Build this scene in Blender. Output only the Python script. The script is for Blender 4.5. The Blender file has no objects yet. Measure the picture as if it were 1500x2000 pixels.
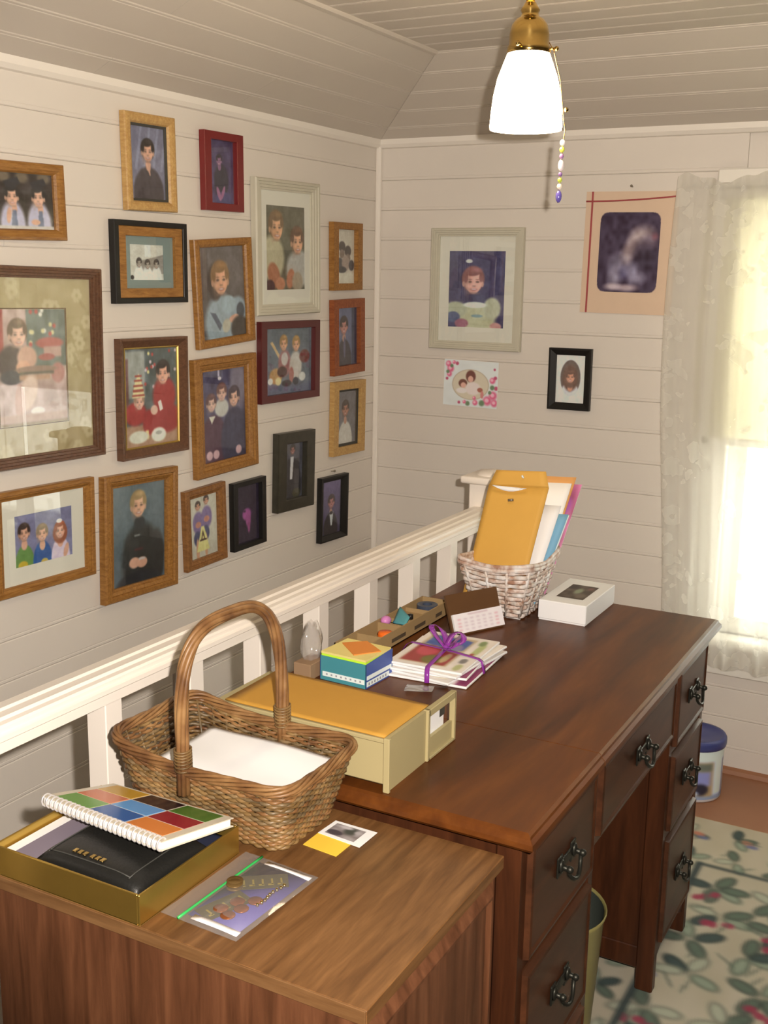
import bpy, bmesh, math, random
import numpy as np
from mathutils import Matrix, Vector
random.seed(7)
sc = bpy.context.scene
COL = sc.collection
PI = math.pi

# ------------------------------------------------------------------ camera
def cam_axes(yaw, pitch, roll):
    fw = Vector((-math.sin(yaw)*math.cos(pitch), math.cos(yaw)*math.cos(pitch), -math.sin(pitch)))
    rt = Vector((math.cos(yaw), math.sin(yaw), 0)); up = rt.cross(fw)
    return rt*math.cos(roll)+up*math.sin(roll), -rt*math.sin(roll)+up*math.cos(roll), fw
CAM = Vector((1.8758, -3.3667, 1.4985))
_r, _u, _f = cam_axes(math.radians(28.557), math.radians(11.998), math.radians(0.8956))
cd = bpy.data.cameras.new('camera'); cam = bpy.data.objects.new('camera', cd); COL.objects.link(cam)
cam.matrix_world = Matrix(((_r.x, _u.x, -_f.x, CAM.x), (_r.y, _u.y, -_f.y, CAM.y), (_r.z, _u.z, -_f.z, CAM.z), (0, 0, 0, 1)))
cd.sensor_fit = 'VERTICAL'; cd.sensor_height = 36.0; cd.lens = 2186.36/2000*36.0
cd.clip_start = 0.02
sc.camera = cam
# ------------------------------------------------------------------ daylight outside, camera flash, exposure
w = bpy.data.worlds.new('daylight'); sc.world = w; w.use_nodes = True
bg = w.node_tree.nodes['Background']; bg.inputs[0].default_value = (1.0, 0.98, 0.88, 1); bg.inputs[1].default_value = 9.0
fl = bpy.data.lights.new('camera_flash', 'SPOT'); fl.energy = 198; fl.spot_size = math.radians(70); fl.spot_blend = 0.35; fl.color = (1.0, 0.89, 0.78); fl.shadow_soft_size = 0.012
flo = bpy.data.objects.new('camera_flash', fl); COL.objects.link(flo); flo.matrix_world = Matrix.Translation(_r*0.062 + _u*0.045 + _f*0.02) @ cam.matrix_world
vs = sc.view_settings
vs.view_transform = 'Standard'; vs.look = 'None'; vs.gamma = 1; vs.use_curve_mapping = False; vs.exposure = 0.08
LAMP_L = 29.0          # radiance of the glowing glass shade

# ------------------------------------------------------------------ colour helpers
def lin(c):
    c = c/255.0
    return c/12.92 if c <= 0.04045 else ((c+0.055)/1.055)**2.4
LW = (226, 204, 178); BK = (218, 194, 162); DK = (232, 214, 196); CB = (246, 232, 218); WH = (255, 255, 255)
def alb(c, ref=DK):
    return tuple(min(0.93, lin(a)/lin(b)) for a, b in zip(c, ref))
# ------------------------------------------------------------------ materials
def new_mat(name):
    m = bpy.data.materials.new(name); m.use_nodes = True
    return m, m.node_tree, m.node_tree.nodes['Principled BSDF']
def mat(name, col, rough=0.5, metal=0.0, spec=0.5, var=0.0, vscale=12.0, bump=0.0, bscale=60.0, trans=0.0, coat=0.0):
    m, nt, b = new_mat(name)
    b.inputs['Base Color'].default_value = (*col, 1); b.inputs['Roughness'].default_value = rough
    b.inputs['Metallic'].default_value = metal; b.inputs['Specular IOR Level'].default_value = spec
    b.inputs['Coat Weight'].default_value = coat; b.inputs['Coat Roughness'].default_value = 0.12
    tc = nt.nodes.new('ShaderNodeTexCoord')
    if var:
        n = nt.nodes.new('ShaderNodeTexNoise'); n.inputs['Scale'].default_value = vscale; n.inputs['Detail'].default_value = 4
        nt.links.new(tc.outputs['Object'], n.inputs['Vector'])
        mx = nt.nodes.new('ShaderNodeMix'); mx.data_type = 'RGBA'
        mx.inputs[6].default_value = (*[c*(1-var) for c in col], 1); mx.inputs[7].default_value = (*[min(1, c*(1+var)) for c in col], 1)
        nt.links.new(n.outputs['Fac'], mx.inputs[0]); nt.links.new(mx.outputs[2], b.inputs['Base Color'])
    if bump:
        n2 = nt.nodes.new('ShaderNodeTexNoise'); n2.inputs['Scale'].default_value = bscale; n2.inputs['Detail'].default_value = 3
        nt.links.new(tc.outputs['Object'], n2.inputs['Vector'])
        bp = nt.nodes.new('ShaderNodeBump'); bp.inputs['Strength'].default_value = bump; bp.inputs['Distance'].default_value = 0.002
        nt.links.new(n2.outputs['Fac'], bp.inputs['Height']); nt.links.new(bp.outputs['Normal'], b.inputs['Normal'])
    return m
def wood(name, c1, c2, stretch=(1, 1, 1), scale=10.0, rough=0.4, coat=0.0, c3=None):
    """grain runs along the axis whose stretch is small"""
    m, nt, b = new_mat(name)
    tc = nt.nodes.new('ShaderNodeTexCoord'); mp = nt.nodes.new('ShaderNodeMapping'); mp.inputs['Scale'].default_value = stretch
    nt.links.new(tc.outputs['Object'], mp.inputs['Vector'])
    n = nt.nodes.new('ShaderNodeTexNoise'); n.inputs['Scale'].default_value = scale; n.inputs['Detail'].default_value = 6; n.inputs['Distortion'].default_value = 0.6
    nt.links.new(mp.outputs['Vector'], n.inputs['Vector'])
    cr = nt.nodes.new('ShaderNodeValToRGB'); e = cr.color_ramp.elements
    e[0].position = 0.3; e[0].color = (*c1, 1); e[1].position = 0.7; e[1].color = (*c2, 1)
    if c3:
        k = e.new(0.5); k.color = (*c3, 1)
    nt.links.new(n.outputs['Fac'], cr.inputs['Fac'])
    n2 = nt.nodes.new('ShaderNodeTexNoise'); n2.inputs['Scale'].default_value = scale*6; n2.inputs['Detail'].default_value = 3
    nt.links.new(mp.outputs['Vector'], n2.inputs['Vector'])
    mx = nt.nodes.new('ShaderNodeMix'); mx.data_type = 'RGBA'; mx.blend_type = 'MULTIPLY'; mx.inputs[0].default_value = 0.35
    nt.links.new(cr.outputs['Color'], mx.inputs[6]); nt.links.new(n2.outputs['Fac'], mx.inputs[7])
    sc2 = nt.nodes.new('ShaderNodeMix'); sc2.data_type = 'RGBA'; sc2.blend_type = 'MULTIPLY'; sc2.inputs[0].default_value = 1; sc2.inputs[7].default_value = (1.2, 1.2, 1.2, 1)
    nt.links.new(mx.outputs[2], sc2.inputs[6]); nt.links.new(sc2.outputs[2], b.inputs['Base Color'])
    b.inputs['Roughness'].default_value = rough; b.inputs['Coat Weight'].default_value = coat; b.inputs['Coat Roughness'].default_value = 0.18; b.inputs['Specular IOR Level'].default_value = 0.28
    return m
def glass_mat(name, tint=(1, 1, 1), ior=1.5, rough=0.0, haze=0.0):
    m, nt, b = new_mat(name); nt.nodes.remove(b)
    out = [n for n in nt.nodes if n.type == 'OUTPUT_MATERIAL'][0]
    t = nt.nodes.new('ShaderNodeBsdfTransparent'); t.inputs[0].default_value = (*tint, 1)
    g = nt.nodes.new('ShaderNodeBsdfGlossy'); g.inputs['Roughness'].default_value = rough
    lw = nt.nodes.new('ShaderNodeLayerWeight'); lw.inputs[0].default_value = 0.5
    pw = nt.nodes.new('ShaderNodeMath'); pw.operation = 'POWER'; pw.inputs[1].default_value = 5.0; nt.links.new(lw.outputs['Facing'], pw.inputs[0])
    f0 = ((ior-1)/(ior+1))**2
    f = nt.nodes.new('ShaderNodeMath'); f.operation = 'MULTIPLY_ADD'; f.inputs[1].default_value = 1-2*f0; f.inputs[2].default_value = 2*f0; nt.links.new(pw.outputs[0], f.inputs[0])
    mx = nt.nodes.new('ShaderNodeMixShader')
    nt.links.new(f.outputs[0], mx.inputs[0]); nt.links.new(t.outputs[0], mx.inputs[1]); nt.links.new(g.outputs[0], mx.inputs[2])
    if haze:
        dh = nt.nodes.new('ShaderNodeBsdfDiffuse'); dh.inputs[0].default_value = (.8, .78, .76, 1)
        mh = nt.nodes.new('ShaderNodeMixShader'); mh.inputs[0].default_value = haze
        nt.links.new(mx.outputs[0], mh.inputs[1]); nt.links.new(dh.outputs[0], mh.inputs[2]); nt.links.new(mh.outputs[0], out.inputs[0])
    else: nt.links.new(mx.outputs[0], out.inputs[0])
    return m
def attr_mat(name, rough=0.4, spec=0.4):
    m, nt, b = new_mat(name)
    a = nt.nodes.new('ShaderNodeAttribute'); a.attribute_name = 'Col'
    nt.links.new(a.outputs['Color'], b.inputs['Base Color']); b.inputs['Roughness'].default_value = rough; b.inputs['Specular IOR Level'].default_value = spec
    return m
M = {}
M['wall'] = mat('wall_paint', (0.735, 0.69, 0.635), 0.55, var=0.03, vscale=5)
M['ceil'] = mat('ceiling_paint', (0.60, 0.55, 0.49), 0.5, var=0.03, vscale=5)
M['far'] = mat('low_bounce_tan', (0.46, 0.40, 0.33), 0.6)  # invented darker tone for the unseen walls, to cut bounced light
M['trim'] = mat('trim_paint', (0.84, 0.80, 0.74), 0.4)
M['railp'] = mat('rail_paint', (0.86, 0.80, 0.73), 0.35, var=0.02)
M['floor'] = mat('floor_paint', (0.33, 0.150, 0.075), 0.42, var=0.10, vscale=7)
M['print'] = attr_mat('photo_print', 0.4)
M['matte_print'] = attr_mat('matte_print', 0.75, 0.2)
M['glass'] = glass_mat('clear_glass', (0.97, 0.98, 0.97))
M['oak'] = wood('honey_oak', alb((116, 70, 26), LW), alb((150, 97, 42), LW), (6, 6, 1), 30, 0.35)
M['oak_h'] = wood('honey_oak_cross', alb((116, 70, 26), LW), alb((150, 97, 42), LW), (1, 6, 6), 30, 0.35)
M['oak_light'] = wood('light_oak', alb((158, 110, 56), LW), alb((180, 134, 74), LW), (6, 6, 1), 25, 0.4)
M['oak_red'] = wood('reddish_oak', alb((112, 52, 24), LW), alb((140, 72, 34), LW), (6, 6, 1), 25, 0.35)
M['oak_brown'] = wood('brown_oak', alb((104, 62, 28), LW), alb((136, 86, 42), LW), (6, 6, 1), 25, 0.35)
M['cherry'] = mat('red_cherry', alb((104, 22, 18), LW), 0.3, var=0.1)
M['dkcherry'] = mat('dark_cherry', alb((78, 26, 22), LW), 0.3, var=0.1)
M['walnut'] = wood('dark_walnut', alb((78, 48, 30), LW), alb((100, 64, 40), LW), (6, 6, 1), 25, 0.3)
M['gilt'] = mat('gilt_lip', (0.55, 0.40, 0.12), 0.35, 0.7)
M['blackf'] = mat('black_frame', (0.014, 0.013, 0.012), 0.4, spec=.3)
M['blackgreen'] = mat('mottled_black_frame', (0.035, 0.032, 0.022), 0.35, var=0.6, vscale=40)
M['beigef'] = mat('taupe_frame', alb((176, 156, 124), LW), 0.5, var=0.06, vscale=25)
M['liner'] = mat('dark_liner', (0.05, 0.05, 0.045), 0.6)
M['matwhite'] = mat('cream_mat', alb((206, 186, 156), LW), 0.8)
M['matgreen'] = mat('grey_green_mat', alb((118, 122, 106), LW), 0.8)
M['nail'] = mat('nail_steel', (0.3, 0.27, 0.22), 0.4, 0.8)

# ------------------------------------------------------------------ mesh builder (world coordinates; parents' matrices are undone)
MATS = {}
class MB:
    def __init__(s): s.v = []; s.f = []; s.sm = []
    def add(s, vs, fs, smooth=False):
        o = len(s.v); s.v += [tuple(v) for v in vs]; s.f += [tuple(i+o for i in f) for f in fs]; s.sm += [smooth]*len(fs); return s
    def box(s, x0, x1, y0, y1, z0, z1, b=0.0, seg=1):
        if b <= 0:
            vs = [(x, y, z) for z in (z0, z1) for y in (y0, y1) for x in (x0, x1)]
            return s.add(vs, [(0, 2, 3, 1), (4, 5, 7, 6), (0, 1, 5, 4), (2, 6, 7, 3), (0, 4, 6, 2), (1, 3, 7, 5)])
        bm = bmesh.new(); bmesh.ops.create_cube(bm, size=1.0)
        for v in bm.verts: v.co = Vector(((x0+x1)/2+v.co.x*(x1-x0), (y0+y1)/2+v.co.y*(y1-y0), (z0+z1)/2+v.co.z*(z1-z0)))
        bmesh.ops.bevel(bm, geom=list(bm.edges), offset=b, segments=seg, profile=0.5, affect='EDGES')
        s.bm(bm, seg > 1); return s
    def bm(s, bm, smooth=False):
        bm.verts.index_update(); o = len(s.v); s.v += [tuple(v.co) for v in bm.verts]
        for f in bm.faces: s.f.append(tuple(v.index+o for v in f.verts)); s.sm.append(smooth)
        bm.free(); return s
    def hexa(s, p):      # eight points: bottom loop of four, top loop of four
        return s.add(p, [(3, 2, 1, 0), (4, 5, 6, 7), (0, 1, 5, 4), (1, 2, 6, 5), (2, 3, 7, 6), (3, 0, 4, 7)])
    def prism(s, poly, d, smooth=False):   # poly: 3-D loop, extruded by vector d
        n = len(poly); q = [Vector(p) for p in poly]; d = Vector(d)
        return s.add(q+[p+d for p in q], [tuple(range(n-1, -1, -1)), tuple(range(n, 2*n))]+[(i, (i+1) % n, n+(i+1) % n, n+i) for i in range(n)], smooth)
    def tube(s, pts, r, n=8, closed=False, caps=True, smooth=True, flat=None):
        P = [Vector(p) for p in pts]; N = len(P); R = r if isinstance(r, (list, tuple)) else [r]*N
        vs = []; ref = None
        for i in range(N):
            if closed: t = P[(i+1) % N]-P[i-1]
            else: t = P[min(i+1, N-1)]-P[max(i-1, 0)]
            t.normalize()
            if ref is None:
                ref = Vector((0, 0, 1)) if abs(t.z) < 0.9 else Vector((1, 0, 0))
            a = ref-t*ref.dot(t); a.normalize(); bb = t.cross(a); ref = a
            for k in range(n):
                th = 2*PI*k/n; ca, sa = math.cos(th)*R[i], math.sin(th)*R[i]
                if flat: ca *= flat[0]; sa *= flat[1]
                vs.append(P[i]+a*ca+bb*sa)
        fs = []
        for i in range(N if closed else N-1):
            j = (i+1) % N
            for k in range(n): fs.append((i*n+k, i*n+(k+1) % n, j*n+(k+1) % n, j*n+k))
        if caps and not closed: fs += [tuple(range(n-1, -1, -1)), tuple(range((N-1)*n, N*n))]
        return s.add(vs, fs, smooth)
    def lathe(s, prof, c=(0, 0, 0), n=32, smooth=True, sx=1.0, sy=1.0):
        vs = []
        for (r, z) in prof:
            for k in range(n):
                th = 2*PI*k/n; vs.append((c[0]+r*sx*math.cos(th), c[1]+r*sy*math.sin(th), c[2]+z))
        fs = [(i*n+k, i*n+(k+1) % n, (i+1)*n+(k+1) % n, (i+1)*n+k) for i in range(len(prof)-1) for k in range(n)]
        return s.add(vs, fs, smooth)
    def sph(s, c, r, sx=1, sy=1, sz=1, n=12, m=8):
        pr = [(max(1e-5, math.sin(PI*i/m)), -math.cos(PI*i/m)) for i in range(m+1)]
        return s.lathe([(a*r, b*r*sz) for a, b in pr], c, n, True, sx, sy)
    def sheet(s, P, th=0.0, smooth=True):   # P: 2-D list of points -> (thick) sheet
        h, w_ = len(P), len(P[0]); vs = [p for row in P for p in row]
        fs = [(i*w_+j, i*w_+j+1, (i+1)*w_+j+1, (i+1)*w_+j) for i in range(h-1) for j in range(w_-1)]
        if not th: return s.add(vs, fs, smooth)
        nrm = []
        for i in range(h):
            for j in range(w_):
                a = Vector(P[min(i+1, h-1)][j])-Vector(P[max(i-1, 0)][j]); b = Vector(P[i][min(j+1, w_-1)])-Vector(P[i][max(j-1, 0)])
                nrm.append(b.cross(a).normalized())
        n0 = len(vs); v2 = [Vector(v)-nn*th for v, nn in zip(vs, nrm)]
        f2 = [tuple(n0+i for i in reversed(f)) for f in fs]
        edge = [j for j in range(w_)]+[i*w_+w_-1 for i in range(1, h)]+[(h-1)*w_+j for j in range(w_-2, -1, -1)]+[i*w_ for i in range(h-2, 0, -1)]
        f3 = [(edge[k], n0+edge[k], n0+edge[(k+1) % len(edge)], edge[(k+1) % len(edge)]) for k in range(len(edge))]
        s.add(list(vs)+v2, fs+f2+f3, smooth); return s
    def build(s, name, material, parent=None, base=None, local=False, bevel=0.0):
        me = bpy.data.meshes.new(name); o = bpy.data.objects.new(name, me); COL.objects.link(o)
        V = [Vector(v) for v in s.v]
        if parent is not None:
            o.parent = parent
            if not local:
                W = Matrix.Identity(4); q = parent
                W = world_m(parent).inverted(); V = [W @ v for v in V]
        elif base is not None:
            bv = Vector(base); V = [v-bv for v in V]; o.location = bv
        MATS[o.name] = Matrix.Translation(base) if (base is not None and parent is None) else Matrix.Identity(4)
        me.from_pydata([tuple(v) for v in V], [], s.f); me.update()
        me.polygons.foreach_set('use_smooth', s.sm); me.materials.append(material)
        bm = bmesh.new(); bm.from_mesh(me); bmesh.ops.recalc_face_normals(bm, faces=bm.faces); bm.to_mesh(me); bm.free()
        return o
def world_m(o):
    m = MATS.get(o.name, Matrix.Identity(4)); p = o.parent
    while p is not None:
        m = MATS.get(p.name, Matrix.Identity(4)) @ m; p = p.parent
    return m
def tag(o, label, cat, group=None):
    o['label'] = label; o['category'] = cat
    if group: o['group'] = group
    return o
def thing(name, label, cat, m=None, group=None):
    o = bpy.data.objects.new(name, None); COL.objects.link(o); o.empty_display_size = 0.05
    m = m if isinstance(m, Matrix) else Matrix.Translation(m or (0, 0, 0))
    o.matrix_world = m; MATS[o.name] = m.copy(); return tag(o, label, cat, group)
def struct(o): o['kind'] = 'structure'; return o
def stuff(o): o['kind'] = 'stuff'; return o

# ------------------------------------------------------------------ flat prints: painted colour grids
class Cv:
    def __init__(s, w_, h_, bg, asp=1.0):
        s.w, s.h = w_, h_; s.a = np.ones((h_, w_, 3))*np.array(bg, float)
        s.X, s.Y = np.meshgrid((np.arange(w_)+0.5)/w_, (np.arange(h_)+0.5)/h_); s.asp = asp   # asp = height / width
    def bl(s, m, c): m = np.clip(m, 0, 1)[..., None]; s.a = s.a*(1-m)+np.array(c, float)*m; return s
    def e(s, cx, cy, rx, ry, c, soft=0.25, rot=0, al=1.0):
        dx, dy = s.X-cx, (s.Y-cy)*s.asp; ry = ry*s.asp
        if rot:
            q = math.radians(rot); dx, dy = dx*math.cos(q)+dy*math.sin(q), -dx*math.sin(q)+dy*math.cos(q)
        d = np.sqrt((dx/rx)**2+(dy/ry)**2)
        return s.bl(al*np.clip((1+soft/2-d)/soft, 0, 1), c)
    def r(s, x0, y0, x1, y1, c, soft=0.02, al=1.0):
        f = lambda v: np.clip(v/soft+0.5, 0, 1)
        return s.bl(al*f(s.X-x0)*f(x1-s.X)*f(s.Y-y0)*f(y1-s.Y), c)
    def p(s, pts, c, al=1.0):
        ins = np.zeros(s.X.shape, bool); n = len(pts)
        for i in range(n):
            x0, y0 = pts[i]; x1, y1 = pts[(i+1) % n]
            cond = ((y0 > s.Y) != (y1 > s.Y)); xi = x0+(s.Y-y0)*(x1-x0)/((y1-y0) or 1e-9)
            ins ^= cond & (s.X < xi)
        m = ins.astype(float); k = np.pad(m, 1, mode='edge'); m = (k[:-2, 1:-1]+k[2:, 1:-1]+k[1:-1, :-2]+k[1:-1, 2:]+4*m)/8
        return s.bl(al*m, c)
    def gy(s, c0, c1): t = s.Y[..., None]; s.a = np.array(c0, float)*(1-t)+np.array(c1, float)*t; return s
    def nz(s, amp, sd, g=9):
        rs = np.random.RandomState(sd); q = rs.rand(g+2, g+2, 1)-0.5
        yy = s.Y*g; xx = s.X*g; i = yy.astype(int); j = xx.astype(int); fy = (yy-i)[..., None]; fx = (xx-j)[..., None]
        v = (q[i, j]*(1-fx)+q[i, j+1]*fx)*(1-fy)+(q[i+1, j]*(1-fx)+q[i+1, j+1]*fx)*fy
        s.a = np.clip(s.a+v*2*amp, 0, 255); return s
    def head(s, cx, cy, k, hair, skin=(196, 140, 105), look=0.0, long=0):
        """k: half head height as a fraction of the print height"""
        rx = k*s.asp*0.84; sk = np.array(skin, float); dk_ = sk*0.55; sh_ = sk*0.72; hi = np.minimum(255, sk*1.14); hr = np.array(hair, float)
        if long: s.e(cx, cy+k*0.28, rx*1.32, k*1.2*long, hr, 0.2)
        s.e(cx-look*rx*0.1, cy-k*0.2, rx*1.1, k*0.95, hr, 0.14)
        for q in (-1, 1):
            if not long and q*look < 0.3: s.e(cx+q*rx*0.9-look*rx*0.1, cy+k*0.18, rx*0.14, k*0.2, sk*0.86, 0.3)
        s.e(cx+look*rx*0.06, cy+k*0.02, rx*0.84, k*0.80, sk, 0.12); s.e(cx+look*rx*0.1, cy+k*0.33, rx*0.66, k*0.54, sk, 0.12)
        s.e(cx-rx*(0.62-look*0.2), cy+k*0.2, rx*0.3, k*0.7, sh_, 1.2, al=0.55); s.e(cx+look*rx*0.1, cy+k*0.85, rx*0.5, k*0.1, sh_, 0.9, al=0.6)
        s.e(cx+rx*(0.2+look*0.2), cy-k*0.3, rx*0.4, k*0.2, hi, 1.3, al=0.5)
        for q in (-1, 1): s.e(cx+(q*0.45+look*0.2)*rx, cy+k*0.32, rx*0.2, k*0.15, hi, 1.2, al=0.5)
        s.e(cx+look*rx*0.25-rx*0.15, cy-k*0.66, rx*0.72, k*0.26, hr, 0.3); s.e(cx-rx*0.72, cy-k*0.3, rx*0.2, k*0.4, hr, 0.4); s.e(cx+rx*0.74, cy-k*0.32, rx*0.18, k*0.36, hr, 0.4)
        s.e(cx+rx*0.25, cy-k*0.86, rx*0.5, k*0.16, np.minimum(255, hr*1.4+8), 1.3, al=0.5)
        for q in (-1, 1):
            ex = cx+(q*0.36+look*0.2)*rx
            s.e(ex, cy-k*0.15, rx*0.2, k*0.04, hr*0.6+dk_*0.4, 0.9, al=0.7); s.e(ex, cy+k*0.02, rx*0.17, k*0.07, dk_*0.7, 0.7, al=0.85)
        s.e(cx+look*rx*0.3, cy+k*0.2, rx*0.08, k*0.2, hi, 1.0, al=0.5); s.e(cx+look*rx*0.3, cy+k*0.33, rx*0.17, k*0.06, dk_, 1.0, al=0.55)
        s.e(cx+look*rx*0.24, cy+k*0.57, rx*0.34, k*0.10, (150, 84, 72), 0.6, al=0.65); s.e(cx+look*rx*0.24, cy+k*0.55, rx*0.24, k*0.045, (222, 200, 180), 0.6, al=0.75)
        return s
    def bust(s, cx, cy, k, shirt, sh=1.9, long=4, neck=(180, 125, 95)):
        rx = k*s.asp*0.74
        s.e(cx, cy+k*1.15, rx*0.5, k*0.5, neck)
        s.e(cx, cy+k*(1.25+long/2), rx*sh, k*long/2, shirt, 0.12); return s.e(cx, cy+k*1.3, rx*0.42, k*0.34, neck)
    def lin(s, ref):
        c = np.clip(s.a, 0, 255)/255.0; l = np.where(c <= 0.04045, c/12.92, ((c+0.055)/1.055)**2.4)
        return np.clip(l/np.array([lin(v) for v in ref]), 0, 0.92)
def paint_grid(name, cv, ref, fn, parent=None, base=None, local=False, material='print', soft=1, haze_mix=0.04):
    """fn(u, v) -> point, u to the right, v downwards, both 0..1"""
    h_, w_ = cv.h, cv.w
    for _ in range(soft):
        k = np.pad(cv.a, ((1, 1), (1, 1), (0, 0)), mode='edge'); cv.a = (k[:-2, 1:-1]+k[2:, 1:-1]+k[1:-1, :-2]+k[1:-1, 2:]+2*cv.a)/6
    cv.a = cv.a*(1-haze_mix)+np.array((158, 136, 116))*haze_mix  # warm grey haze blended into the print colours
    mb = MB(); P = [[fn(j/(w_-1), i/(h_-1)) for j in range(w_)] for i in range(h_)]
    mb.v = [tuple(p) for row in P for p in row]
    mb.f = [(i*w_+j, (i+1)*w_+j, (i+1)*w_+j+1, i*w_+j+1) for i in range(h_-1) for j in range(w_-1)]; mb.sm = [True]*len(mb.f)
    me = bpy.data.meshes.new(name); o = bpy.data.objects.new(name, me); COL.objects.link(o)
    V = [Vector(v) for v in mb.v]
    if parent is not None:
        o.parent = parent
        if not local:
            W = world_m(parent).inverted(); V = [W @ v for v in V]
    elif base is not None:
        V = [v-Vector(base) for v in V]; o.location = base
    MATS[o.name] = Matrix.Translation(base) if (base is not None and parent is None) else Matrix.Identity(4)
    me.from_pydata([tuple(v) for v in V], [], mb.f); me.update(); me.polygons.foreach_set('use_smooth', mb.sm)
    at = me.color_attributes.new('Col', 'FLOAT_COLOR', 'POINT')
    d = np.ones((h_*w_, 4), np.float32); d[:, :3] = cv.lin(ref).reshape(-1, 3); at.data.foreach_set('color', d.ravel())
    me.materials.append(M[material]); return o
# =================================================================== the room
CZ = 2.104; CR = 1.918; SL = (CZ-CR)/0.412     # flat ceiling, knee-wall top, slope
WZ = 0.0957
X1 = 3.3; Y1 = -4.3
def board_profile(wd, d):
    return [(0.0003, -d), (0.0022, 0), (wd-0.0105, 0), (wd-0.0092, -0.5*d), (wd-0.0078, 0), (wd-0.0025, 0), (wd-0.0003, -d)]
def board(o, e_len, e_w, e_n, wd, L, name, material, parent, th=0.012, cut0=0.0, cut1=0.0, d=0.0016):
    """o: start corner; e_len, e_w, e_n unit vectors; cut: slant of the two ends per unit of width"""
    pr = board_profile(wd, d); pr = [(pr[0][0], -th)]+pr+[(pr[-1][0], -th)]
    o, e_len, e_w, e_n = map(Vector, (o, e_len, e_w, e_n)); n = len(pr)
    vs = [o+e_len*(0.0005+cut0*t)+e_w*t+e_n*h for t, h in pr]+[o+e_len*(L-0.0005+cut1*t)+e_w*t+e_n*h for t, h in pr]
    fs = [tuple(range(n)), tuple(range(2*n-1, n-1, -1))]+[(i, n+i, n+(i+1) % n, (i+1) % n) for i in range(n)]
    return MB().add(vs, fs).build(name, material, parent)
# floor with the stairwell opening on the left
fm = MB(); fm.box(0.66, X1, Y1, 0.02, -0.12, 0.0); fm.box(-0.02, 0.66, -0.6, 0.02, -0.12, 0.0)
struct(fm.build('floor', M['floor']))
struct(MB().box(-0.02, 0.66, Y1, -0.6, -1.3, -1.2).build('stairwell_leak_slab', M['floor']))  # unseen slab added to keep light from leaking in below
struct(MB().box(0.64, 0.66, Y1, -0.58, -1.2, -0.12).box(0.0, 0.66, -0.6, -0.58, -1.2, -0.12).build('wall_stairwell', M['wall']))
# left wall
wl = struct(MB().box(-0.1, -0.012, Y1, 0.1, -1.3, 2.2).box(-0.012, 0.0, Y1, 0.0, -1.2, 0.107).build('wall_left', M['wall']))
ztop = 1.7347+2*WZ
for k in range(19):
    z1 = ztop-k*WZ; z0 = z1-WZ
    if k == 0: z1 = CR; 
    joints = {3: [-1.62], 11: [-0.985], 12: [-0.985], 14: [-1.9], 7: [-2.3]}.get(k, [])
    ys = [Y1]+sorted(joints)+[0.0]
    for a, b_ in zip(ys[:-1], ys[1:]):
        # the bead lies at the lower edge
        board((0.0, b_, z1 if k else CR), (0, -1, 0), (0, 0, -1), (1, 0, 0), (z1 if k else CR)-z0, b_-a, 'board', M['wall'], wl)
struct(MB().prism([(0, Y1, CR+0.02), (0.022, Y1, CR+0.012), (0.020, Y1, CR-0.006), (0.012, Y1, CR-0.016), (0, Y1, CR-0.018)], (0, -Y1, 0)).build('trim_1', M['trim']))
# back wall, cut for the window
WX0, WX1, WZ0, WZ1 = 1.20, 2.02, 0.44, 1.72         # window opening
wb = MB(); wb.box(-0.1, WX0, 0.012, 0.12, -1.3, 2.2).box(WX1, X1+0.1, 0.012, 0.12, -1.3, 2.2)
wb.box(WX0, WX1, 0.012, 0.12, -1.3, WZ0).box(WX0, WX1, 0.012, 0.12, WZ1, 2.2); wb.box(0, X1, 0.0, 0.012, -0.1, 0.078)
wb = struct(wb.build('wall_back', M['wall']))
zb = 1.3216+6*WZ
for k in range(19):
    z1 = zb-k*WZ; z0 = z1-WZ; top = CR if k == 0 else z1
    spans = [(0.0, X1)] if (z0 > WZ1+0.085 or z1 < WZ0-0.02) else [(0.0, WX0-0.01), (WX1+0.01, X1)]
    for a, b_ in spans:
        board((a, 0.0, top), (1, 0, 0), (0, 0, -1), (0, -1, 0), top-z0, b_-a, 'board', M['wall'], wb)
struct(MB().prism([(0, 0, CR+0.02), (0, -0.022, CR+0.012), (0, -0.020, CR-0.006), (0, -0.012, CR-0.016), (0, 0, CR-0.018)], (X1, 0, 0)).build('trim_2', M['trim']))
struct(MB().box(0.0, 0.019, -0.019, 0.0, -0.05, CR-0.01, 0.005).build('trim_3', M['trim']))      # corner strip
struct(MB().prism([(0.0, 0, 0), (0.0, -0.017, 0), (0.0, -0.013, 0.012), (0.0, 0, 0.018)], (X1, 0, 0)).build('trim_4', M['floor']))
# walls behind the photographer
struct(MB().box(X1, X1+0.1, Y1, 0.1, -1.3, 2.2).build('wall_right', M['far']))
struct(MB().box(-0.1, X1+0.1, Y1-0.1, Y1, -1.3, 2.2).build('wall_rear', M['far']))
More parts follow.
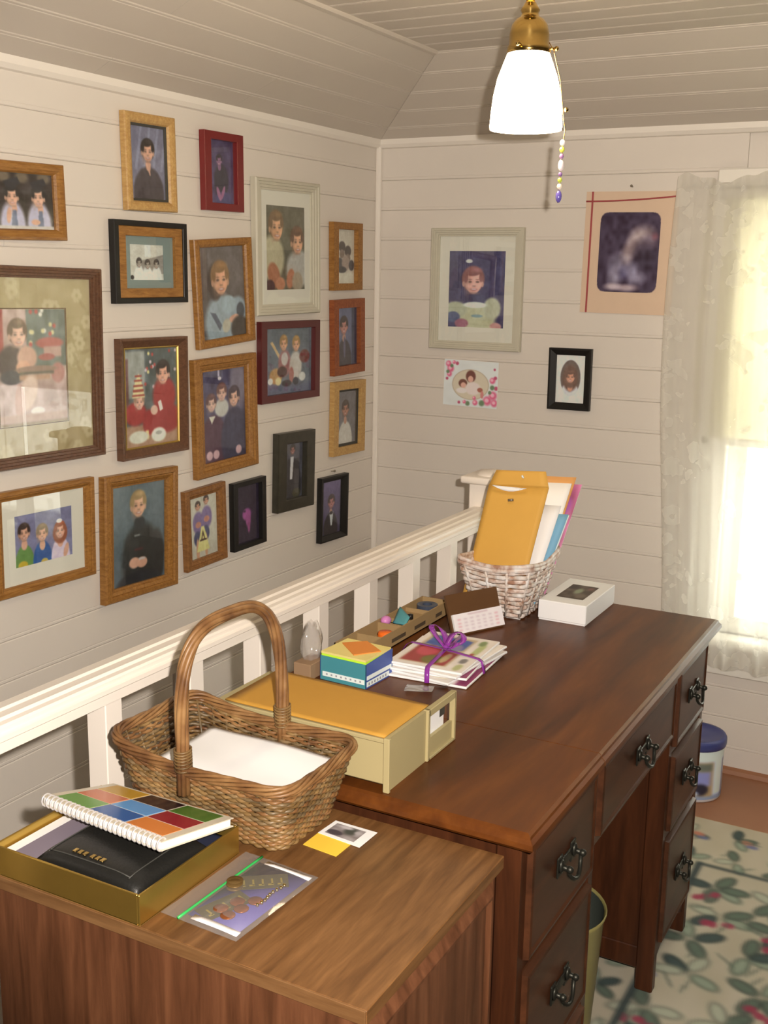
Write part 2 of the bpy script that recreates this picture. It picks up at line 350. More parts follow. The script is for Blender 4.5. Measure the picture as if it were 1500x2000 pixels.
# ceiling: two slopes meeting in a hip, then flat
cm = MB(); cm.box(-0.1, X1+0.1, Y1-0.1, 0.12, CZ+0.014, CZ+0.1)
cm.prism([(-0.05, Y1, CR+0.012-0.05*SL+0.01), (0.42, Y1, CZ+0.028), (-0.05, Y1, CZ+0.03)], (0, -Y1+0.05, 0))
cm.prism([(0, 0.05, CR+0.012-0.05*SL+0.01), (0, -0.42, CZ+0.028), (0, 0.05, CZ+0.03)], (X1, 0, 0))
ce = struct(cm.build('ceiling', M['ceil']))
sl = math.hypot(1, SL); wd = 0.412*sl/5
jn = {0: [-1.355, -0.82], 1: [-0.82, -2.0], 2: [-1.75], 3: [-1.36], 4: [-0.77]}
for k in range(5):
    x0 = 0.412*k/5
    ys = [0.0]+sorted(jn[k], reverse=True)+[Y1]
    for i, (b_, a) in enumerate(zip(ys[:-1], ys[1:])):
        st = -x0 if i == 0 else b_
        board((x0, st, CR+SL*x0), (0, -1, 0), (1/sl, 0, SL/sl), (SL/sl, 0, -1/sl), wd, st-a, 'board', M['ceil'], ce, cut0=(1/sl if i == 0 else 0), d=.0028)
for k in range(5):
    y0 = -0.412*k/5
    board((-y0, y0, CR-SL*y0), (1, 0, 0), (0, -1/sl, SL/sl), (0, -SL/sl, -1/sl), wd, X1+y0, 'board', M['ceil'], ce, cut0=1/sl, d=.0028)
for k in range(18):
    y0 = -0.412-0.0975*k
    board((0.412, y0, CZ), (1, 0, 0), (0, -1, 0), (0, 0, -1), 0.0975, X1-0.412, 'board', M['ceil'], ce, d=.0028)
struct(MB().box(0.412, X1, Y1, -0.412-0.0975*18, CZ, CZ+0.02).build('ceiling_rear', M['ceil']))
struct(MB().prism([(0.405, Y1, CZ-0.012), (0.418, Y1, CZ-0.010), (0.418, Y1, CZ+0.002), (0.400, Y1, CZ-0.004)], (0, -Y1-0.42, 0)).build('trim_5', M['ceil']))

# ------------------------------------------------------------------ window
M['sash'] = mat('sash_paint', (0.82, 0.80, 0.74), 0.4)
wn = thing('window_1', 'x', 'x', (1.61, 0, 0.44)); del wn['label']; del wn['category']; struct(wn)
def part(bm_, name, material, parent): return bm_.build(name, material, parent)
part(MB().box(WX0-0.085, WX0, -0.022, 0.0, WZ0, WZ1+0.085, 0.004), 'casing', M['sash'], wn)
part(MB().box(WX1, WX1+0.085, -0.022, 0.0, WZ0, WZ1+0.085, 0.004), 'casing', M['sash'], wn)
part(MB().box(WX0-0.085, WX1+0.085, -0.024, 0.0, WZ1, WZ1+0.085, 0.004), 'casing', M['sash'], wn)
part(MB().box(WX0-0.11, WX1+0.11, -0.06, 0.1, WZ0-0.028, WZ0, 0.006), 'sill', M['sash'], wn)
part(MB().box(WX0-0.085, WX1+0.085, -0.02, 0.0, WZ0-0.125, WZ0-0.028, 0.004), 'apron', M['sash'], wn)
for (z0, z1, y0) in ((WZ0, 1.06, 0.03), (1.02, WZ1, 0.06)):
    s_ = MB(); s_.box(WX0, WX0+0.05, y0, y0+0.03, z0, z1).box(WX1-0.05, WX1, y0, y0+0.03, z0, z1)
    s_.box(WX0+0.05, WX1-0.05, y0, y0+0.03, z0, z0+0.05).box(WX0+0.05, WX1-0.05, y0, y0+0.03, z1-0.045, z1)
    so = part(s_, 'sash', M['sash'], wn)
    part(MB().box(WX0+0.05, WX1-0.05, y0+0.012, y0+0.015, z0+0.05, z1-0.045), 'pane', M['glass'], so)
    part(MB().box(WX0+0.05, WX1-0.05, y0+0.002, y0+0.028, z0+0.165, z0+0.19), 'muntin', M['sash'], so)
# roller shade pulled half down
def cloth_mat(name, col, tr):
    m, nt, b = new_mat(name); nt.nodes.remove(b); out = [n for n in nt.nodes if n.type == 'OUTPUT_MATERIAL'][0]
    d = nt.nodes.new('ShaderNodeBsdfDiffuse'); d.inputs[0].default_value = (*col, 1)
    t = nt.nodes.new('ShaderNodeBsdfTranslucent'); t.inputs[0].default_value = (*col, 1)
    mx = nt.nodes.new('ShaderNodeMixShader'); mx.inputs[0].default_value = tr
    nt.links.new(d.outputs[0], mx.inputs[1]); nt.links.new(t.outputs[0], mx.inputs[2]); nt.links.new(mx.outputs[0], out.inputs[0]); return m
M['shade_cloth'] = cloth_mat('shade_cloth', (0.90, 0.88, 0.77), 0.6)
rs_ = thing('roller_shade', 'cream roller shade half drawn behind the lace curtain', 'window shade', (1.61, -0.03, 1.74))
MB().tube([(1.135, -0.045, 1.735), (2.085, -0.045, 1.735)], 0.016, 12).build('roller', M['sash'], rs_)
MB().box(1.145, 2.075, -0.0325, -0.0315, 1.035, 1.735).build('shade_cloth', M['shade_cloth'], rs_)
sl_ = MB().box(1.145, 2.075, -0.037, -0.028, 1.022, 1.045, 0.003).build('bottom_slat', M['sash'], rs_)
MB().sph((1.135, -0.033, 1.034), 0.009).build('end_knob', M['nail'], sl_)
# lace curtains
def lace_mat():
    m, nt, b = new_mat('lace'); nt.nodes.remove(b); out = [n for n in nt.nodes if n.type == 'OUTPUT_MATERIAL'][0]
    tc = nt.nodes.new('ShaderNodeUVMap'); tc.uv_map = 'UVMap'
    wn_ = nt.nodes.new('ShaderNodeTexNoise'); wn_.inputs['Scale'].default_value = 26.0; wn_.inputs['Detail'].default_value = 2; nt.links.new(tc.outputs[0], wn_.inputs['Vector'])
    wv = nt.nodes.new('ShaderNodeVectorMath'); wv.operation = 'MULTIPLY_ADD'; wv.inputs[1].default_value = (.05, .05, 0); nt.links.new(wn_.outputs['Color'], wv.inputs[0]); nt.links.new(tc.outputs[0], wv.inputs[2])
    def vor(scale, feat='F1', rnd=1.0):
        v = nt.nodes.new('ShaderNodeTexVoronoi'); v.inputs['Scale'].default_value = scale; v.feature = feat; v.inputs['Randomness'].default_value = rnd
        nt.links.new(wv.outputs[0], v.inputs['Vector']); return v
    def math_(op, a, b_=0.0, c_=None):
        n = nt.nodes.new('ShaderNodeMath'); n.operation = op
        for i, q in enumerate((a, b_)):
            if isinstance(q, (int, float)): n.inputs[i].default_value = q
            else: nt.links.new(q, n.inputs[i])
        return n.outputs[0]
    fl1 = vor(12.0, 'F1', 0.9)                       # sprays of flowers, each a ring of petals
    d = fl1.outputs['Distance']
    petal = math_('LESS_THAN', d, 0.36); hole = math_('LESS_THAN', d, 0.11)
    lf = vor(27.0, 'F1', 1.0); leaf = math_('LESS_THAN', lf.outputs['Distance'], 0.33)
    sep = nt.nodes.new('ShaderNodeSeparateXYZ'); nt.links.new(tc.outputs[0], sep.inputs[0])
    # sprays keep to vertical bands, denser towards the border at the foot
    nb = nt.nodes.new('ShaderNodeTexNoise'); nb.inputs['Scale'].default_value = 4.5; nt.links.new(tc.outputs[0], nb.inputs['Vector'])
    band = math_('GREATER_THAN', nb.outputs['Fac'], 0.5)
    foot = math_('LESS_THAN', sep.outputs['Y'], 0.13); edge = math_('LESS_THAN', sep.outputs['X'], 0.05)
    on = math_('MAXIMUM', math_('MAXIMUM', band, foot), edge)
    mot = math_('MULTIPLY', math_('MAXIMUM', math_('SUBTRACT', petal, hole), leaf), on)
    fac = math_('ADD', math_('MULTIPLY', mot, 0.22), 0.58)
    tr = nt.nodes.new('ShaderNodeBsdfTransparent')
    df = nt.nodes.new('ShaderNodeBsdfDiffuse'); df.inputs[0].default_value = (0.88, 0.87, 0.81, 1)
    tl = nt.nodes.new('ShaderNodeBsdfTranslucent'); tl.inputs[0].default_value = (0.88, 0.87, 0.81, 1)
    m1 = nt.nodes.new('ShaderNodeMixShader'); m1.inputs[0].default_value = 0.33
    nt.links.new(df.outputs[0], m1.inputs[1]); nt.links.new(tl.outputs[0], m1.inputs[2])
    m2 = nt.nodes.new('ShaderNodeMixShader'); nt.links.new(fac, m2.inputs[0]); nt.links.new(tr.outputs[0], m2.inputs[1]); nt.links.new(m1.outputs[0], m2.inputs[2])
    nt.links.new(m2.outputs[0], out.inputs[0]); return m
M['lace'] = lace_mat()
def curtain(xa, xb, label, flip, ph):
    nx, nz = 120, 90; P = []; UV = []
    for i in range(nz):
        t = i/(nz-1); row = []
        for j in range(nx):
            s = j/(nx-1)
            edge = (s if not flip else 1-s)
            top = 1.775+0.012*math.sin(s*19+ph)+0.006*math.sin(s*47)          # ruffled heading
            bot = 0.352+0.006*abs(math.sin(s*30))
            z = top+(bot-top)*t
            xx = xa+(xb-xa)*s
            sg = -1 if flip else 1
            xx += sg*(1-edge)*(0.022*t-0.006)                                 # free edge drifts out towards the foot
            if not flip: xx += (1-edge)**3*(-0.02*math.sin(t*5))
            am = 0.010+0.010*t
            y = -0.078-am*(math.sin(s*34+ph+1.2*t)+0.5*math.sin(s*71+2*ph-t))*0.8
            if z > 1.75: y += 0.006*math.sin(s*90)
            row.append((xx, y, z)); UV.append((edge*(xb-xa), 1-t if False else z-0.35))
        P.append(row)
    mb = MB().sheet(P); o = mb.build('lace_curtain', M['lace'], None, base=((xa+xb)/2, -0.08, 0.352))
    me = o.data; uv = me.uv_layers.new(name='UVMap')
    for lp in me.loops: uv.data[lp.index].uv = UV[lp.vertex_index]
    return tag(o, label, 'curtain')
curtain(1.025, 1.60, 'sheer floral lace curtain panel hanging beside the tan poster with red stripes', False, 0.4)
curtain(1.615, 2.19, 'sheer floral lace curtain panel on the right half of the window', True, 1.9)
cr_ = MB().tube([(1.03, -0.052, 1.758), (2.19, -0.052, 1.758)], 0.006, 10).tube([(1.03, -0.052, 1.758), (1.022, -0.04, 1.758), (1.022, 0.0, 1.758)], 0.006, 8).tube([(2.19, -0.052, 1.758), (2.198, -0.04, 1.758), (2.198, 0.0, 1.758)], 0.006, 8)
tag(cr_.build('curtain_rod', M['sash'], None, base=(1.61, -0.075, 1.758)), 'thin white curtain rod above the window', 'curtain rod')

# ------------------------------------------------------------------ stair railing
rl = thing('stair_railing', 'white painted wooden railing with square balusters and newel post beside the desk', 'railing', (0.735, -2.0, 0.0))
hp = [(0.703, 0.862), (0.703, 0.884), (0.698, 0.889), (0.698, 0.899), (0.704, 0.905), (0.724, 0.9065), (0.728, 0.9035), (0.744, 0.9035), (0.748, 0.900), (0.757, 0.899), (0.7605, 0.896), (0.7605, 0.890), (0.766, 0.887), (0.766, 0.880), (0.762, 0.877), (0.762, 0.862)]
MB().prism([(x, -4.25, z) for x, z in hp], (0, 4.25-0.722, 0)).build('handrail', M['railp'], rl)
for k in range(16):
    yc = -0.927-0.2033*k
    if yc < -4.2: break
    if k == 7: continue            # this gap is wide: a baluster is missing
    MB().box(0.708, 0.747, yc-0.0185, yc+0.0185, 0.0, 0.864, 0.0015).build('baluster', M['railp'], rl)
nw = MB().box(0.688, 0.790, -0.722, -0.620, 0.0, 0.972, 0.004).build('newel_post', M['railp'], rl)
MB().box(0.670, 0.808, -0.740, -0.602, 0.966, 0.986, 0.006, 2).build('cap', M['railp'], nw)
MB().lathe([(0.001, 0.012), (0.03, 0.010), (0.045, 0.004), (0.047, 0.0)], (0.739, -0.671, 0.986), 28).build('finial', M['railp'], nw)
MB().box(0.700, 0.752, -4.25, -0.722, 0.0, 0.02, 0.003).build('shoe_rail', M['railp'], rl)
# =================================================================== pictures
SK = (200, 142, 108)
def wall_m(wall, a, z, rot, off):
    if wall == 'L': m = Matrix(((0, 0, 1, off), (1, 0, 0, a), (0, 1, 0, z), (0, 0, 0, 1)))
    else: m = Matrix(((1, 0, 0, a), (0, 0, -1, -off), (0, 1, 0, z), (0, 0, 0, 1)))
    return m @ Matrix.Rotation(math.radians(rot), 4, 'Z')
def ring(w0, h0, w1, h1, prof):
    """mitred moulding: outer half sizes w0,h0 to inner w1,h1; prof: (t 0..1 inwards, height)"""
    mb = MB(); n = len(prof); vs = []
    for sx, sy in ((-1, -1), (1, -1), (1, 1), (-1, 1)):
        for t, hgt in prof: vs.append((sx*(w0+(w1-w0)*t), sy*(h0+(h1-h0)*t), hgt))
    fs = []
    for c in range(4):
        d = (c+1) % 4
        for i in range(n-1): fs.append((c*n+i, d*n+i, d*n+i+1, c*n+i+1))
    return mb.add(vs, fs)
PROF = {
 'round': lambda d: [(0, 0), (0, d*0.75), (0.08, d*0.92), (0.3, d), (0.6, d*0.95), (0.85, d*0.78), (1, d*0.5), (1, d*0.15)],
 'flat': lambda d: [(0, 0), (0, d*0.93), (0.05, d), (0.94, d), (1, d*0.93), (1, d*0.15)],
 'ogee': lambda d: [(0, 0), (0, d*0.8), (0.1, d), (0.42, d), (0.5, d*0.82), (0.58, d*0.86), (0.8, d*0.70), (0.86, d*0.52), (1, d*0.5), (1, d*0.15)],
 'scoop': lambda d: [(0, 0), (0, d*0.9), (0.12, d), (0.3, d*0.97), (0.55, d*0.62), (0.8, d*0.42), (0.86, d*0.5), (1, d*0.42), (1, d*0.15)],
 'wedge': lambda d: [(0, 0), (0, d), (0.25, d), (1, d*0.42), (1, d*0.15)],
 'steps': lambda d: [(0, 0), (0, d*0.8), (0.1, d), (0.3, d), (0.33, d*0.84), (0.55, d*0.84), (0.58, d*0.68), (0.8, d*0.66), (0.83, d*0.5), (1, d*0.48), (1, d*0.15)],
}
def rectm(hw, hh, z, th=0.001): return MB().box(-hw, hw, -hh, hh, z, z+th)
def mat_board(hw, hh, pw, ph, z, dx=0.0, dy=0.0):
    mb = MB(); o = [(-hw, -hh), (hw, -hh), (hw, hh), (-hw, hh)]; i = [(dx-pw, dy-ph), (dx+pw, dy-ph), (dx+pw, dy+ph), (dx-pw, dy+ph)]
    vs = [(x, y, z) for x, y in o]+[(x, y, z) for x, y in i]+[(x, y, z-0.0015) for x, y in i]
    return mb.add(vs, [(k, (k+1) % 4, 4+(k+1) % 4, 4+k) for k in range(4)]+[(4+k, 4+(k+1) % 4, 8+(k+1) % 4, 8+k) for k in range(4)])
def picture(label, wall, a, z, rot, wd, hg, ow, oh, prof, material, cv, ref, depth=0.018, pw=None, ph=None, matm=None, liner=0.0, glass=True, inner=None, gilt=0.0, pdx=0.0):
    off = 0.0015
    t = thing('picture_frame', label, 'picture', wall_m(wall, a, z, rot, off), 'framed photographs on the walls')
    if inner:      # a second moulding inside the first
        iw, ih, imat, ip = inner
        ring(wd/2, hg/2, iw/2, ih/2, PROF[prof](depth)).build('outer_frame', material, t, local=True)
        ring(iw/2, ih/2, ow/2, oh/2, PROF[ip](depth*0.85)).build('inner_frame', imat, t, local=True)
    else:
        ring(wd/2, hg/2, ow/2, oh/2, PROF[prof](depth)).build('frame', material, t, local=True)
    ow2, oh2 = ow, oh
    if gilt:
        ring(ow/2+0.0005, oh/2+0.0005, ow/2-gilt, oh/2-gilt, [(0, 0.001), (0, depth*0.45), (0.5, depth*0.5), (1, depth*0.34), (1, 0.001)]).build('gilt_lip', M['gilt'], t, local=True); ow2 -= 2*gilt; oh2 -= 2*gilt
    if liner:
        ring(ow2/2+0.0005, oh2/2+0.0005, ow2/2-liner, oh2/2-liner, [(0, 0.001), (0, depth*0.45), (1, depth*0.3), (1, 0.001)]).build('liner', M['liner'], t, local=True); ow2 -= 2*liner; oh2 -= 2*liner
    rectm(wd/2-0.004, hg/2-0.004, 0.0, 0.001).build('backing', M['liner'], t, local=True)
    zp = depth*0.17; cv.nz(7, int(abs(a)*1000) % 97, 13).nz(7, int(z*1000) % 89, 37)
    if matm is not None:
        mat_board(ow2/2, oh2/2, pw/2, ph/2, zp+0.0018, pdx).build('mat_board', matm, t, local=True)
        pw2, ph2 = pw+0.004, ph+0.004
    else: pw2, ph2 = ow2+0.002, oh2+0.002
    paint_grid('photograph', cv, ref, lambda u, v: (pdx+(u-0.5)*pw2, (0.5-v)*ph2, zp), t, local=True)
    if glass: MB().add([(-ow2/2, -oh2/2, zp+0.0028), (ow2/2, -oh2/2, zp+0.0028), (ow2/2, oh2/2, zp+0.0028), (-ow2/2, oh2/2, zp+0.0028)], [(0, 1, 2, 3)]).build('glass_pane', M['glass'], t, local=True)
    return t
def cv_of(ow, oh, bg, res=64):
    n = max(ow, oh); res = int(res*1.75); return Cv(int(res*ow/n)+6, int(res*oh/n)+6, bg, oh/ow)

# --- three graduates in white shirts
c = cv_of(.255, .115, (46, 34, 30), 90).nz(20, 1)
for i, x in enumerate((.08, .3, .46, .66, .9)): c.e(x, .08, .07, .1, (150, 125, 90), .6, al=.6)
for x, hx in ((.22, 0.2), (.54, .2), (.83, -.1)):
    c.e(x, .92, .135, .42, (176, 160, 165)); c.e(x+.02, .62, .03, .14, SK); c.p([(x+.0, .66), (x+.04, .66), (x+.05, .95), (x-.02, .95)], (90, 92, 110))
    c.head(x, .42, .2, (30, 24, 22), (206, 150, 116), hx); c.p([(x-.09, .17), (x+.07, .08), (x+.1, .2), (x-.05, .28)], (32, 30, 34)); c.e(x, .24, .055, .07, (34, 30, 32))
c.e(.5, .75, .025, .14, SK, rot=10); c.r(0, .93, 1, 1, (190, 170, 150)); c.e(.79, .86, .05, .05, SK)
picture('oak framed photo of graduates in black caps and white shirts', 'L', -1.606, 1.638, 1.2, .31, .162, .255, .115, 'round', M['oak_h'], c, LW)
# --- young man in dark shirt
c = cv_of(.127, .177, (112, 104, 112)).nz(10, 2)
for k in range(4): c.p([(.1+.25*k, .6), (.3+.25*k, .0), (.36+.25*k, .0), (.18+.25*k, .6)], (150, 142, 150), .5)
c.bust(.5, .36, .15, (58, 46, 46), 2.9, 5); c.p([(.42, .5), (.58, .5), (.55, .68)], SK); c.head(.5, .34, .16, (40, 30, 26), SK)
picture('light oak framed portrait of a young man in a dark shirt, top row', 'L', -1.156, 1.753, 1, .186, .226, .133, .179, 'round', M['oak_light'], c, LW, liner=.006)
# --- seated person in black, violet light
c = cv_of(.112, .16, (66, 50, 76)).nz(16, 3)
c.e(.52, .64, .27, .27, (38, 32, 40)); c.e(.6, .92, .3, .12, (66, 58, 90)); c.e(.46, .42, .06, .06, (128, 84, 104)); c.head(.45, .32, .09, (36, 26, 32), (140, 92, 112), -.2)
c.e(.42, .84, .06, .12, (150, 88, 110), rot=-25); c.e(.58, .82, .05, .12, (150, 88, 110), rot=25); c.r(0, 0, .12, 1, (92, 72, 110), al=.5)
picture('bright red framed small photo of a seated person in black', 'L', -0.865, 1.756, .6, .17, .2, .112, .16, 'flat', M['cherry'], c, LW)
# --- three children, black and white, grey-green mat
c = cv_of(.124, .085, (192, 178, 152)).nz(6, 4)
c.p([(.35, .45), (1, .28), (1, .8), (.35, .8)], (120, 106, 90), .8); c.r(.45, 0, .62, .35, (206, 196, 176))
for x, y in ((.28, .52), (.52, .56), (.78, .55)):
    c.e(x, .9, .15, .3, (214, 204, 184)); c.head(x, y, .13, (50, 42, 36), (150, 132, 110))
c.e(.08, .9, .05, .06, (40, 36, 32))
picture('black and oak double frame with three children in grey-green mat', 'L', -1.165, 1.5175, 0, .27, .196, .184, .124, 'flat', M['blackf'], c, LW, pw=.124, ph=.085, matm=M['matgreen'], inner=(.238, .169, M['oak_h'], 'flat'), pdx=-.006)
# --- toddler with presents, big frame with patterned mat
c = cv_of(.2, .251, (176, 140, 122), 80).nz(12, 5)
c.r(.42, 0, 1, .5, (96, 96, 84)).nz(20, 6, 14); c.r(0, .0, .1, .42, (150, 62, 54))
for i in range(16): c.e(.45+random.random()*.55, random.random()*.36, .025, .02, random.choice(((206, 184, 130), (170, 70, 64), (214, 196, 170))), .6)
c.e(.75, .3, .2, .05, (160, 74, 66)); c.r(.66, .33, .92, .42, (176, 132, 112)); c.e(.86, .56, .1, .09, (170, 110, 96)); c.e(.7, .42, .12, .03, (150, 70, 62))
c.e(.2, .46, .19, .15, (70, 48, 48)); c.e(.42, .42, .14, .1, (190, 140, 112)); c.e(.2, .58, .16, .06, (60, 50, 54))
c.e(.36, .5, .1, .06, SK); c.e(.55, .52, .3, .03, (140, 104, 84)); c.r(.3, .54, .8, .565, (74, 60, 50)); c.r(.3, .565, .74, .61, (168, 122, 92))
c.e(.42, .72, .12, .16, (206, 168, 140), rot=25); c.e(.3, .8, .07, .16, (180, 132, 110)); c.e(.55, .88, .1, .035, (220, 200, 180)); c.r(0, .9, 1, 1, (170, 128, 104)); c.r(0, .97, 1, 1, (128, 96, 62))
c.head(.3, .22, .12, (92, 62, 46), (214, 160, 130), .4)
t5 = picture('large brown frame, toddler with presents inside a tan floral mat', 'L', -1.551, 1.286, -1.0, .395, .435, .34, .385, 'steps', M['walnut'], c, LW, depth=.022, pw=.2, ph=.251, matm=M['matwhite'], pdx=-.009)
cm_ = cv_of(.34, .385, (158, 132, 88), 110).nz(7, 7, 20)
rr = random.Random(3)
for i in range(46):
    x, y = rr.random(), rr.random(); q = rr.random()*360
    for k in range(6): cm_.e(x+.032*math.cos(k*PI/3), y+.028*math.sin(k*PI/3), .018, .016, (182, 158, 114), .7, al=.8)
    cm_.e(x+.05, y+.05, .045, .012, (140, 114, 72), .7, rot=q, al=.6)
for o in [o for o in t5.children if o.name.startswith('mat_board')]: bpy.data.objects.remove(o)
def mat_fn(x0, x1, y0, y1):
    return lambda u, v: ((x0+(x1-x0)*u), (y1+(y0-y1)*v), .022*.17+.0018)
def sub(cv, u0, u1, v0, v1):
    n = Cv(max(4, int(cv.w*(u1-u0))), max(4, int(cv.h*(v1-v0))), (0, 0, 0)); yi = (np.linspace(v0, v1*.999, n.h)*cv.h).astype(int); xi = (np.linspace(u0, u1*.999, n.w)*cv.w).astype(int)
    n.a = cv.a[yi][:, xi]; return n
hx, hy, px, py = .17, .1925, .1, .1255
for (x0, x1, y0, y1) in ((-hx, -px-.009, -hy, hy), (px-.009, hx, -hy, hy), (-px-.009, px-.009, py, hy), (-px-.009, px-.009, -hy, -py)):
    paint_grid('mat_strip', sub(cm_, (x0+hx)/(2*hx), (x1+hx)/(2*hx), (hy-y1)/(2*hy), (hy-y0)/(2*hy)), LW, mat_fn(x0, x1, y0, y1), t5, local=True, material='matte_print')
ring(px+.003, py+.003, px, py, [(0, .022*.17+.002), (.5, .022*.17+.003), (1, .022*.17)]).build('fillet', M['walnut'], t5, local=True).location = (-.009, 0, 0)
# --- three children green, blue, white
c = cv_of(.175, .117, (112, 104, 122), 80).nz(8, 8)
for x, y, sh, hr, sk in ((.17, .36, (92, 122, 54), (48, 30, 24), SK), (.47, .44, (28, 70, 118), (120, 92, 60), (208, 150, 112)), (.78, .46, (206, 178, 176), (140, 70, 40), (206, 146, 112))):
    c.e(x, 1.0, .165, .42, sh, .1); c.e(x, y+.22, .05, .1, sk); c.head(x, y, .17, hr, sk, long=1.0 if x > .7 else 0)
c.e(.77, .27, .05, .04, (230, 220, 214)); c.e(.14, .96, .08, .08, (186, 150, 40)); c.e(.5, .98, .06, .06, (186, 150, 60)); c.e(.88, .86, .04, .14, SK, rot=20)
picture('oak framed photo of three children in green, blue and white, cream mat', 'L', -1.552, .901, -1.3, .307, .238, .252, .194, 'ogee', M['oak_h'], c, LW, pw=.175, ph=.117, matm=M['matwhite'])
# --- two children in red at christmas
c = cv_of(.2, .245, (92, 92, 84), 84).nz(12, 9)
c.r(.02, .03, .38, .5, (142, 136, 118)); c.r(0, .1, .08, .6, (104, 62, 56)); c.r(.4, 0, 1, .55, (78, 82, 74)).nz(22, 10, 12)
for i in range(20): c.e(.35+random.random()*.65, random.random()*.5, .022, .018, random.choice(((214, 190, 120), (170, 60, 50), (200, 170, 160))), .6)
c.r(0, .78, 1, 1, (160, 116, 84)); c.e(.75, .5, .22, .2, (150, 28, 26)); c.e(.78, .74, .3, .15, (146, 26, 26)); c.e(.2, .66, .2, .12, (150, 28, 26)); c.e(.45, .76, .12, .13, (144, 26, 26))
c.p([(.62, .56), (.68, .54), (.72, .64), (.66, .66)], (230, 216, 190)); c.e(.55, .64, .07, .05, (206, 160, 130)); c.r(.38, .84, .44, .93, (224, 190, 120))
c.e(.25, .9, .18, .065, (206, 192, 160)); c.e(.63, .9, .14, .075, (210, 198, 168)); c.e(.63, .88, .06, .02, (150, 140, 120))
c.head(.73, .27, .125, (36, 24, 20), (216, 150, 116), -.2); c.head(.27, .54, .09, (150, 110, 80), (212, 152, 122), .2)
c.p([(.14, .5), (.2, .33), (.27, .25), (.33, .36), (.38, .5)], (214, 190, 130))
for k in range(5): c.p([(.14+.015*k, .485-.05*k), (.37-.012*k, .485-.05*k), (.37-.012*k, .465-.05*k), (.14+.015*k, .465-.05*k)], (150, 60, 44))
picture('dark walnut framed photo of two children in red beside a decorated tree', 'L', -1.168, 1.1865, -.6, .256, .297, .206, .25, 'wedge', M['walnut'], c, LW, depth=.02, gilt=.004)
# --- boy in dark sweater
c = cv_of(.2, .25, (84, 92, 88), 84).nz(8, 11)
c.gy((92, 100, 96), (70, 80, 80)); c.e(.55, .78, .36, .38, (34, 34, 30)); c.e(.35, .75, .13, .25, (38, 38, 34)); c.e(.85, .78, .13, .28, (32, 32, 30)); c.e(.5, 1.0, .4, .12, (22, 26, 30))
c.e(.52, .4, .1, .07, (36, 40, 40)); c.r(.42, .515, .52, .525, (200, 190, 170)); c.r(.42, .655, .58, .668, (110, 36, 34)); c.e(.42, .79, .1, .055, SK); c.e(.56, .8, .1, .055, SK); c.r(.5, .755, .62, .77, (190, 190, 180))
c.head(.5, .22, .135, (150, 116, 70), (214, 156, 116), .15)
picture('oak framed photo of a blond boy in a dark sweater, reflecting the window', 'L', -1.232, .8455, -2, .277, .318, .2, .254, 'ogee', M['oak'], c, LW, depth=.022)
# --- toddler, light blue shirt
c = cv_of(.199, .241, (96, 82, 72), 84).nz(8, 12); c.r(0, .6, 1, 1, (62, 52, 44), .5)
c.e(.45, .84, .36, .32, (142, 146, 140)); c.e(.82, .72, .2, .16, (136, 142, 138)); c.e(.62, .64, .16, .1, (150, 156, 148)); c.p([(.2, .7), (.32, .72), (.45, .86), (.4, .92)], (84, 84, 88))
c.e(.88, .72, .09, .09, (60, 62, 64)); c.e(.72, .8, .12, .04, SK, rot=-12); c.e(.55, .87, .1, .07, (176, 160, 130), rot=-40); c.e(.85, .92, .2, .14, (52, 42, 34))
c.e(.34, .38, .16, .2, (60, 44, 34)); c.head(.46, .36, .185, (128, 88, 48), (208, 146, 106), .25); 
picture('oak framed laughing toddler in a pale blue shirt, hung crooked', 'L', -.863, 1.4435, 3.6, .256, .284, .199, .241, 'round', M['oak'], c, LW)
# --- three children, violet cast
c = cv_of(.196, .25, (72, 62, 80), 84).nz(20, 13, 12)
c.e(.85, .2, .2, .25, (112, 98, 104), .6); c.r(.38, .0, .42, .08, (190, 170, 170)); c.e(.42, .1, .04, .02, (210, 190, 180))
c.e(.26, .82, .3, .34, (74, 42, 54), .1); c.e(.76, .8, .34, .36, (48, 44, 62), .1); c.e(.45, .42, .16, .1, (186, 172, 150)); c.p([(.16, .5), (.3, .5), (.22, .58)], (206, 190, 160))
c.head(.22, .36, .1, (90, 56, 50), (202, 156, 128), .1); c.head(.46, .26, .1, (104, 62, 52), (206, 156, 128)); c.head(.74, .33, .115, (60, 42, 46), (206, 152, 120), -.4)
for x in (.15, .3, .82): c.e(x, .92, .07, .05, (196, 150, 140))
picture('oak framed photo of three children in maroon and navy, violet cast', 'L', -.8655, 1.111, 1.4, .283, .322, .196, .25, 'ogee', M['oak'], c, LW, depth=.02)
# --- two boys in cream, taupe frame
c = cv_of(.201, .237, (92, 82, 58), 84).nz(8, 14)
c.e(.16, .62, .3, .26, (178, 158, 116)); c.e(.84, .74, .32, .22, (172, 158, 136)); c.e(.2, .82, .14, .16, (160, 96, 58), rot=-30); c.e(.36, .92, .12, .08, (176, 110, 70)); c.e(.62, .86, .1, .12, (168, 100, 62), rot=20); c.e(.8, .9, .14, .12, (156, 132, 100)); c.e(.1, .95, .12, .08, (70, 36, 26))
c.head(.27, .26, .175, (110, 78, 44), (206, 146, 100), .5); c.head(.8, .42, .165, (96, 62, 40), (212, 150, 106), .5)
picture('taupe framed photo of two boys in cream shirts, wide cream mat', 'L', -.556, 1.568, .6, .337, .381, .26, .318, 'steps', M['beigef'], c, LW, depth=.02, pw=.201, ph=.237, matm=M['matwhite'])
